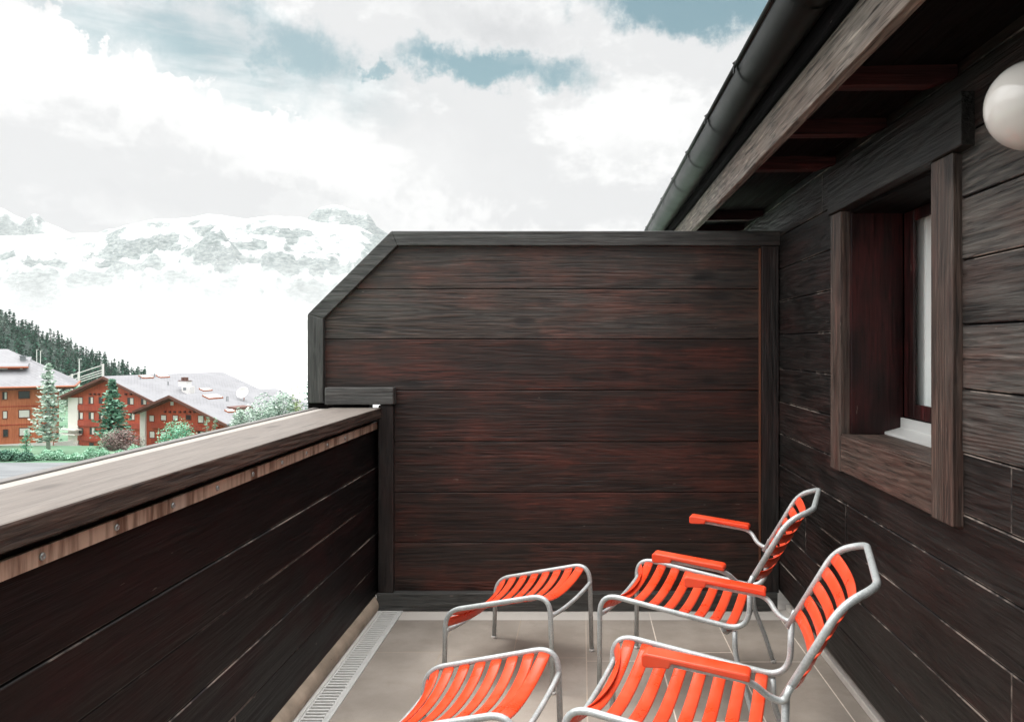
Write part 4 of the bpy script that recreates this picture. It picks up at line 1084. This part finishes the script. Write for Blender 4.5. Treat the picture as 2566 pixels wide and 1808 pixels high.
# ------------------------------------------------------------------ daylight: sun and cloudy sky
SUN = Vector((-.40, .10, .91)).normalized()
sl = bpy.data.lights.new('sun', 'SUN'); sl.energy = 1.0; sl.angle = R(15); sl.color = (1, .96, .90)
so = bpy.data.objects.new('sun', sl); COL.objects.link(so); so.rotation_euler = SUN.to_track_quat('Z', 'Y').to_euler()
wd = bpy.data.worlds.new('World'); scn.world = wd; wd.use_nodes = True
nt = NT(wd.node_tree); nt.n.clear()
out = nt.node('ShaderNodeOutputWorld')
sky = nt.node('ShaderNodeTexSky'); sky.sky_type = 'NISHITA'; sky.sun_disc = False
sky.sun_elevation = math.asin(SUN.z); sky.sun_rotation = math.atan2(SUN.x, SUN.y)
bg1 = nt.node('ShaderNodeBackground', Color=nt.mix(1.0, sky.outputs[0], (.80, 1.12, .84), 'MULTIPLY'), Strength=.060)
gen = nt.node('ShaderNodeTexCoord').outputs['Generated']
sp = nt.node('ShaderNodeSeparateXYZ', Vector=gen); x, y, z = sp.outputs
az = nt.m('ARCTAN2', x, y); el = nt.m('ARCSINE', z)
def ang(px, py): return math.atan2(px - PX, F0), math.atan2(PY - py, math.hypot(F0, px - PX))
def N2(vec, scale, detail=4, rough=.55):
    return nt.node('ShaderNodeTexNoise', _noise_dimensions='2D', Vector=vec, Scale=scale, Detail=detail, Roughness=rough)
comb = nt.node('ShaderNodeCombineXYZ', X=az, Y=el, Z=0.0).outputs[0]
wn = nt.node('ShaderNodeSeparateColor', Color=N2(comb, 11, 6, .64).outputs['Color'])
wn2 = nt.node('ShaderNodeSeparateColor', Color=N2(comb, 34, 4, .6).outputs['Color'])
azw = nt.m('ADD', az, nt.m('ADD', nt.m('MULTIPLY', nt.m('SUBTRACT', wn.outputs[0], .5), .16), nt.m('MULTIPLY', nt.m('SUBTRACT', wn2.outputs[0], .5), .035)))
elw = nt.m('ADD', el, nt.m('ADD', nt.m('MULTIPLY', nt.m('SUBTRACT', wn.outputs[1], .5), .10), nt.m('MULTIPLY', nt.m('SUBTRACT', wn2.outputs[1], .5), .03)))
def blob(px, py, rx, ry, tilt=0, soft=.5, a=None, e=None):
    a0, e0 = ang(px, py); a_ = nt.m('SUBTRACT', azw if a is None else a, a0); e_ = nt.m('SUBTRACT', elw if e is None else e, e0)
    ct, st_ = math.cos(tilt), math.sin(tilt)
    u = nt.m('DIVIDE', nt.m('ADD', nt.m('MULTIPLY', a_, ct), nt.m('MULTIPLY', e_, st_)), rx / F0)
    v = nt.m('DIVIDE', nt.m('SUBTRACT', nt.m('MULTIPLY', e_, ct), nt.m('MULTIPLY', a_, st_)), ry / F0)
    d = nt.m('SQRT', nt.m('ADD', nt.m('MULTIPLY', u, u), nt.m('MULTIPLY', v, v)))
    return nt.ss(d, 1 + soft * .5, 1 - soft)
streak = N2(nt.mapv(comb, scale=(5, 26, 1), rot=(0, 0, R(12))), 1.0, 4, .6).outputs[0]
# heaped cloud at the left: everything below a billowing edge
vor = nt.node('ShaderNodeTexVoronoi', Vector=nt.node('ShaderNodeCombineXYZ', X=azw, Y=elw, Z=0.0).outputs[0], Scale=26.0, _feature='SMOOTH_F1', _voronoi_dimensions='2D'); vor.inputs['Smoothness'].default_value = .25
vor2 = nt.node('ShaderNodeTexVoronoi', Vector=comb, Scale=60.0, _feature='SMOOTH_F1', _voronoi_dimensions='2D'); vor2.inputs['Smoothness'].default_value = .3
bil = nt.m('ADD', nt.m('MULTIPLY', vor.outputs['Distance'], .055), nt.m('MULTIPLY', vor2.outputs['Distance'], .02))
a1, e1 = ang(60, 10); a2, e2 = ang(480, 215)
slope_ = (e2 - e1) / (a2 - a1)
edge_ = nt.m('ADD', e1 + .034, nt.m('MULTIPLY', nt.m('SUBTRACT', az, a1), slope_))
heap = nt.ss(nt.m('SUBTRACT', nt.m('SUBTRACT', edge_, bil), el), -.004, .006)
p1 = nt.m('MULTIPLY', blob(520, 120, 400, 105, R(-9), .9), nt.ss(streak, .28, .62, .32, .78))
p1b = nt.m('MULTIPLY', blob(745, 125, 150, 80, R(-20), .7), .8)
p1 = nt.m('MULTIPLY', nt.m('MAXIMUM', p1, p1b), nt.m('SUBTRACT', 1, heap))
p2 = nt.m('MULTIPLY', blob(930, 172, 75, 22, 0, .7), .85)
p3 = nt.m('MULTIPLY', blob(1225, 168, 245, 55, R(-3), .5), nt.ss(streak, .2, .5, .8, .97))
p4 = nt.m('MULTIPLY', blob(1760, -5, 300, 88, R(-5), .4), 1.0)
blue = nt.m('MAXIMUM', nt.m('MAXIMUM', p1, p2), nt.m('MAXIMUM', p3, p4), )
# grey and white in the cloud itself
g1 = N2(nt.mapv(comb, scale=(4.2, 9, 1), rot=(0, 0, R(-28))), 1.0, 5, .58).outputs[0]
g2 = N2(nt.mapv(comb, scale=(12, 20, 1)), 1.0, 6, .62).outputs[0]
gs = nt.m('ADD', nt.m('MULTIPLY', g1, .68), nt.m('MULTIPLY', g2, .32))
gm = nt.ss(gs, .56, .44)
gtop = blob(1240, 50, 360, 85, R(-8), 1.2)
glow = nt.m('MULTIPLY', blob(330, 470, 620, 110, R(-4), 1.4), .75)
gl2 = nt.m('MULTIPLY', blob(250, 250, 380, 120, R(-30), 1.4), nt.ss(g1, .55, .4))
gr2 = nt.m('MULTIPLY', blob(1560, 430, 300, 90, R(20), 1.4), nt.ss(g2, .6, .4, 0, .6))
grey = nt.m('MINIMUM', nt.m('MAXIMUM', nt.m('MAXIMUM', nt.m('MULTIPLY', gm, .62), nt.m('MAXIMUM', gtop, glow)), nt.m('MAXIMUM', gl2, gr2)), 1.0)
wh = blob(700, 330, 420, 90, R(-12), 1.2)
grey = nt.m('MULTIPLY', grey, nt.m('SUBTRACT', 1, nt.m('MULTIPLY', wh, .7)))
rim = nt.m('MULTIPLY', nt.ss(nt.m('ABSOLUTE', nt.m('SUBTRACT', nt.m('SUBTRACT', edge_, bil), nt.m('ADD', el, .03))), .04, .0), .8)
grey = nt.m('MULTIPLY', grey, nt.m('SUBTRACT', 1, rim))
ccol = nt.mix(grey, (1.36, 1.36, 1.345), (.85, .865, .885))
up = nt.ss(el, .42, 1.35, .44, 2.9)
bank = nt.m('MULTIPLY', nt.ss(az, -.72, -1.25), nt.m('MULTIPLY', nt.ss(az, -2.6, -1.9), nt.m('MULTIPLY', nt.ss(el, 1.0, .45), nt.ss(el, .10, .38))))
up = nt.m('ADD', up, nt.m('MULTIPLY', bank, 1.6))        # unseen bright sky added at the left to light the wall
bg2 = nt.node('ShaderNodeBackground', Color=ccol, Strength=up)
ms = nt.node('ShaderNodeMixShader', Fac=blue)
nt.l.new(bg2.outputs[0], ms.inputs[1]); nt.l.new(bg1.outputs[0], ms.inputs[2]); nt.l.new(ms.outputs[0], out.inputs[0])
wd.cycles.sampling_method = 'MANUAL'; wd.cycles.sample_map_resolution = 512
scn.cycles.max_bounces = 6; scn.cycles.diffuse_bounces = 4; scn.cycles.volume_bounces = 0; scn.cycles.transparent_max_bounces = 12
scn.cycles.use_denoising = True
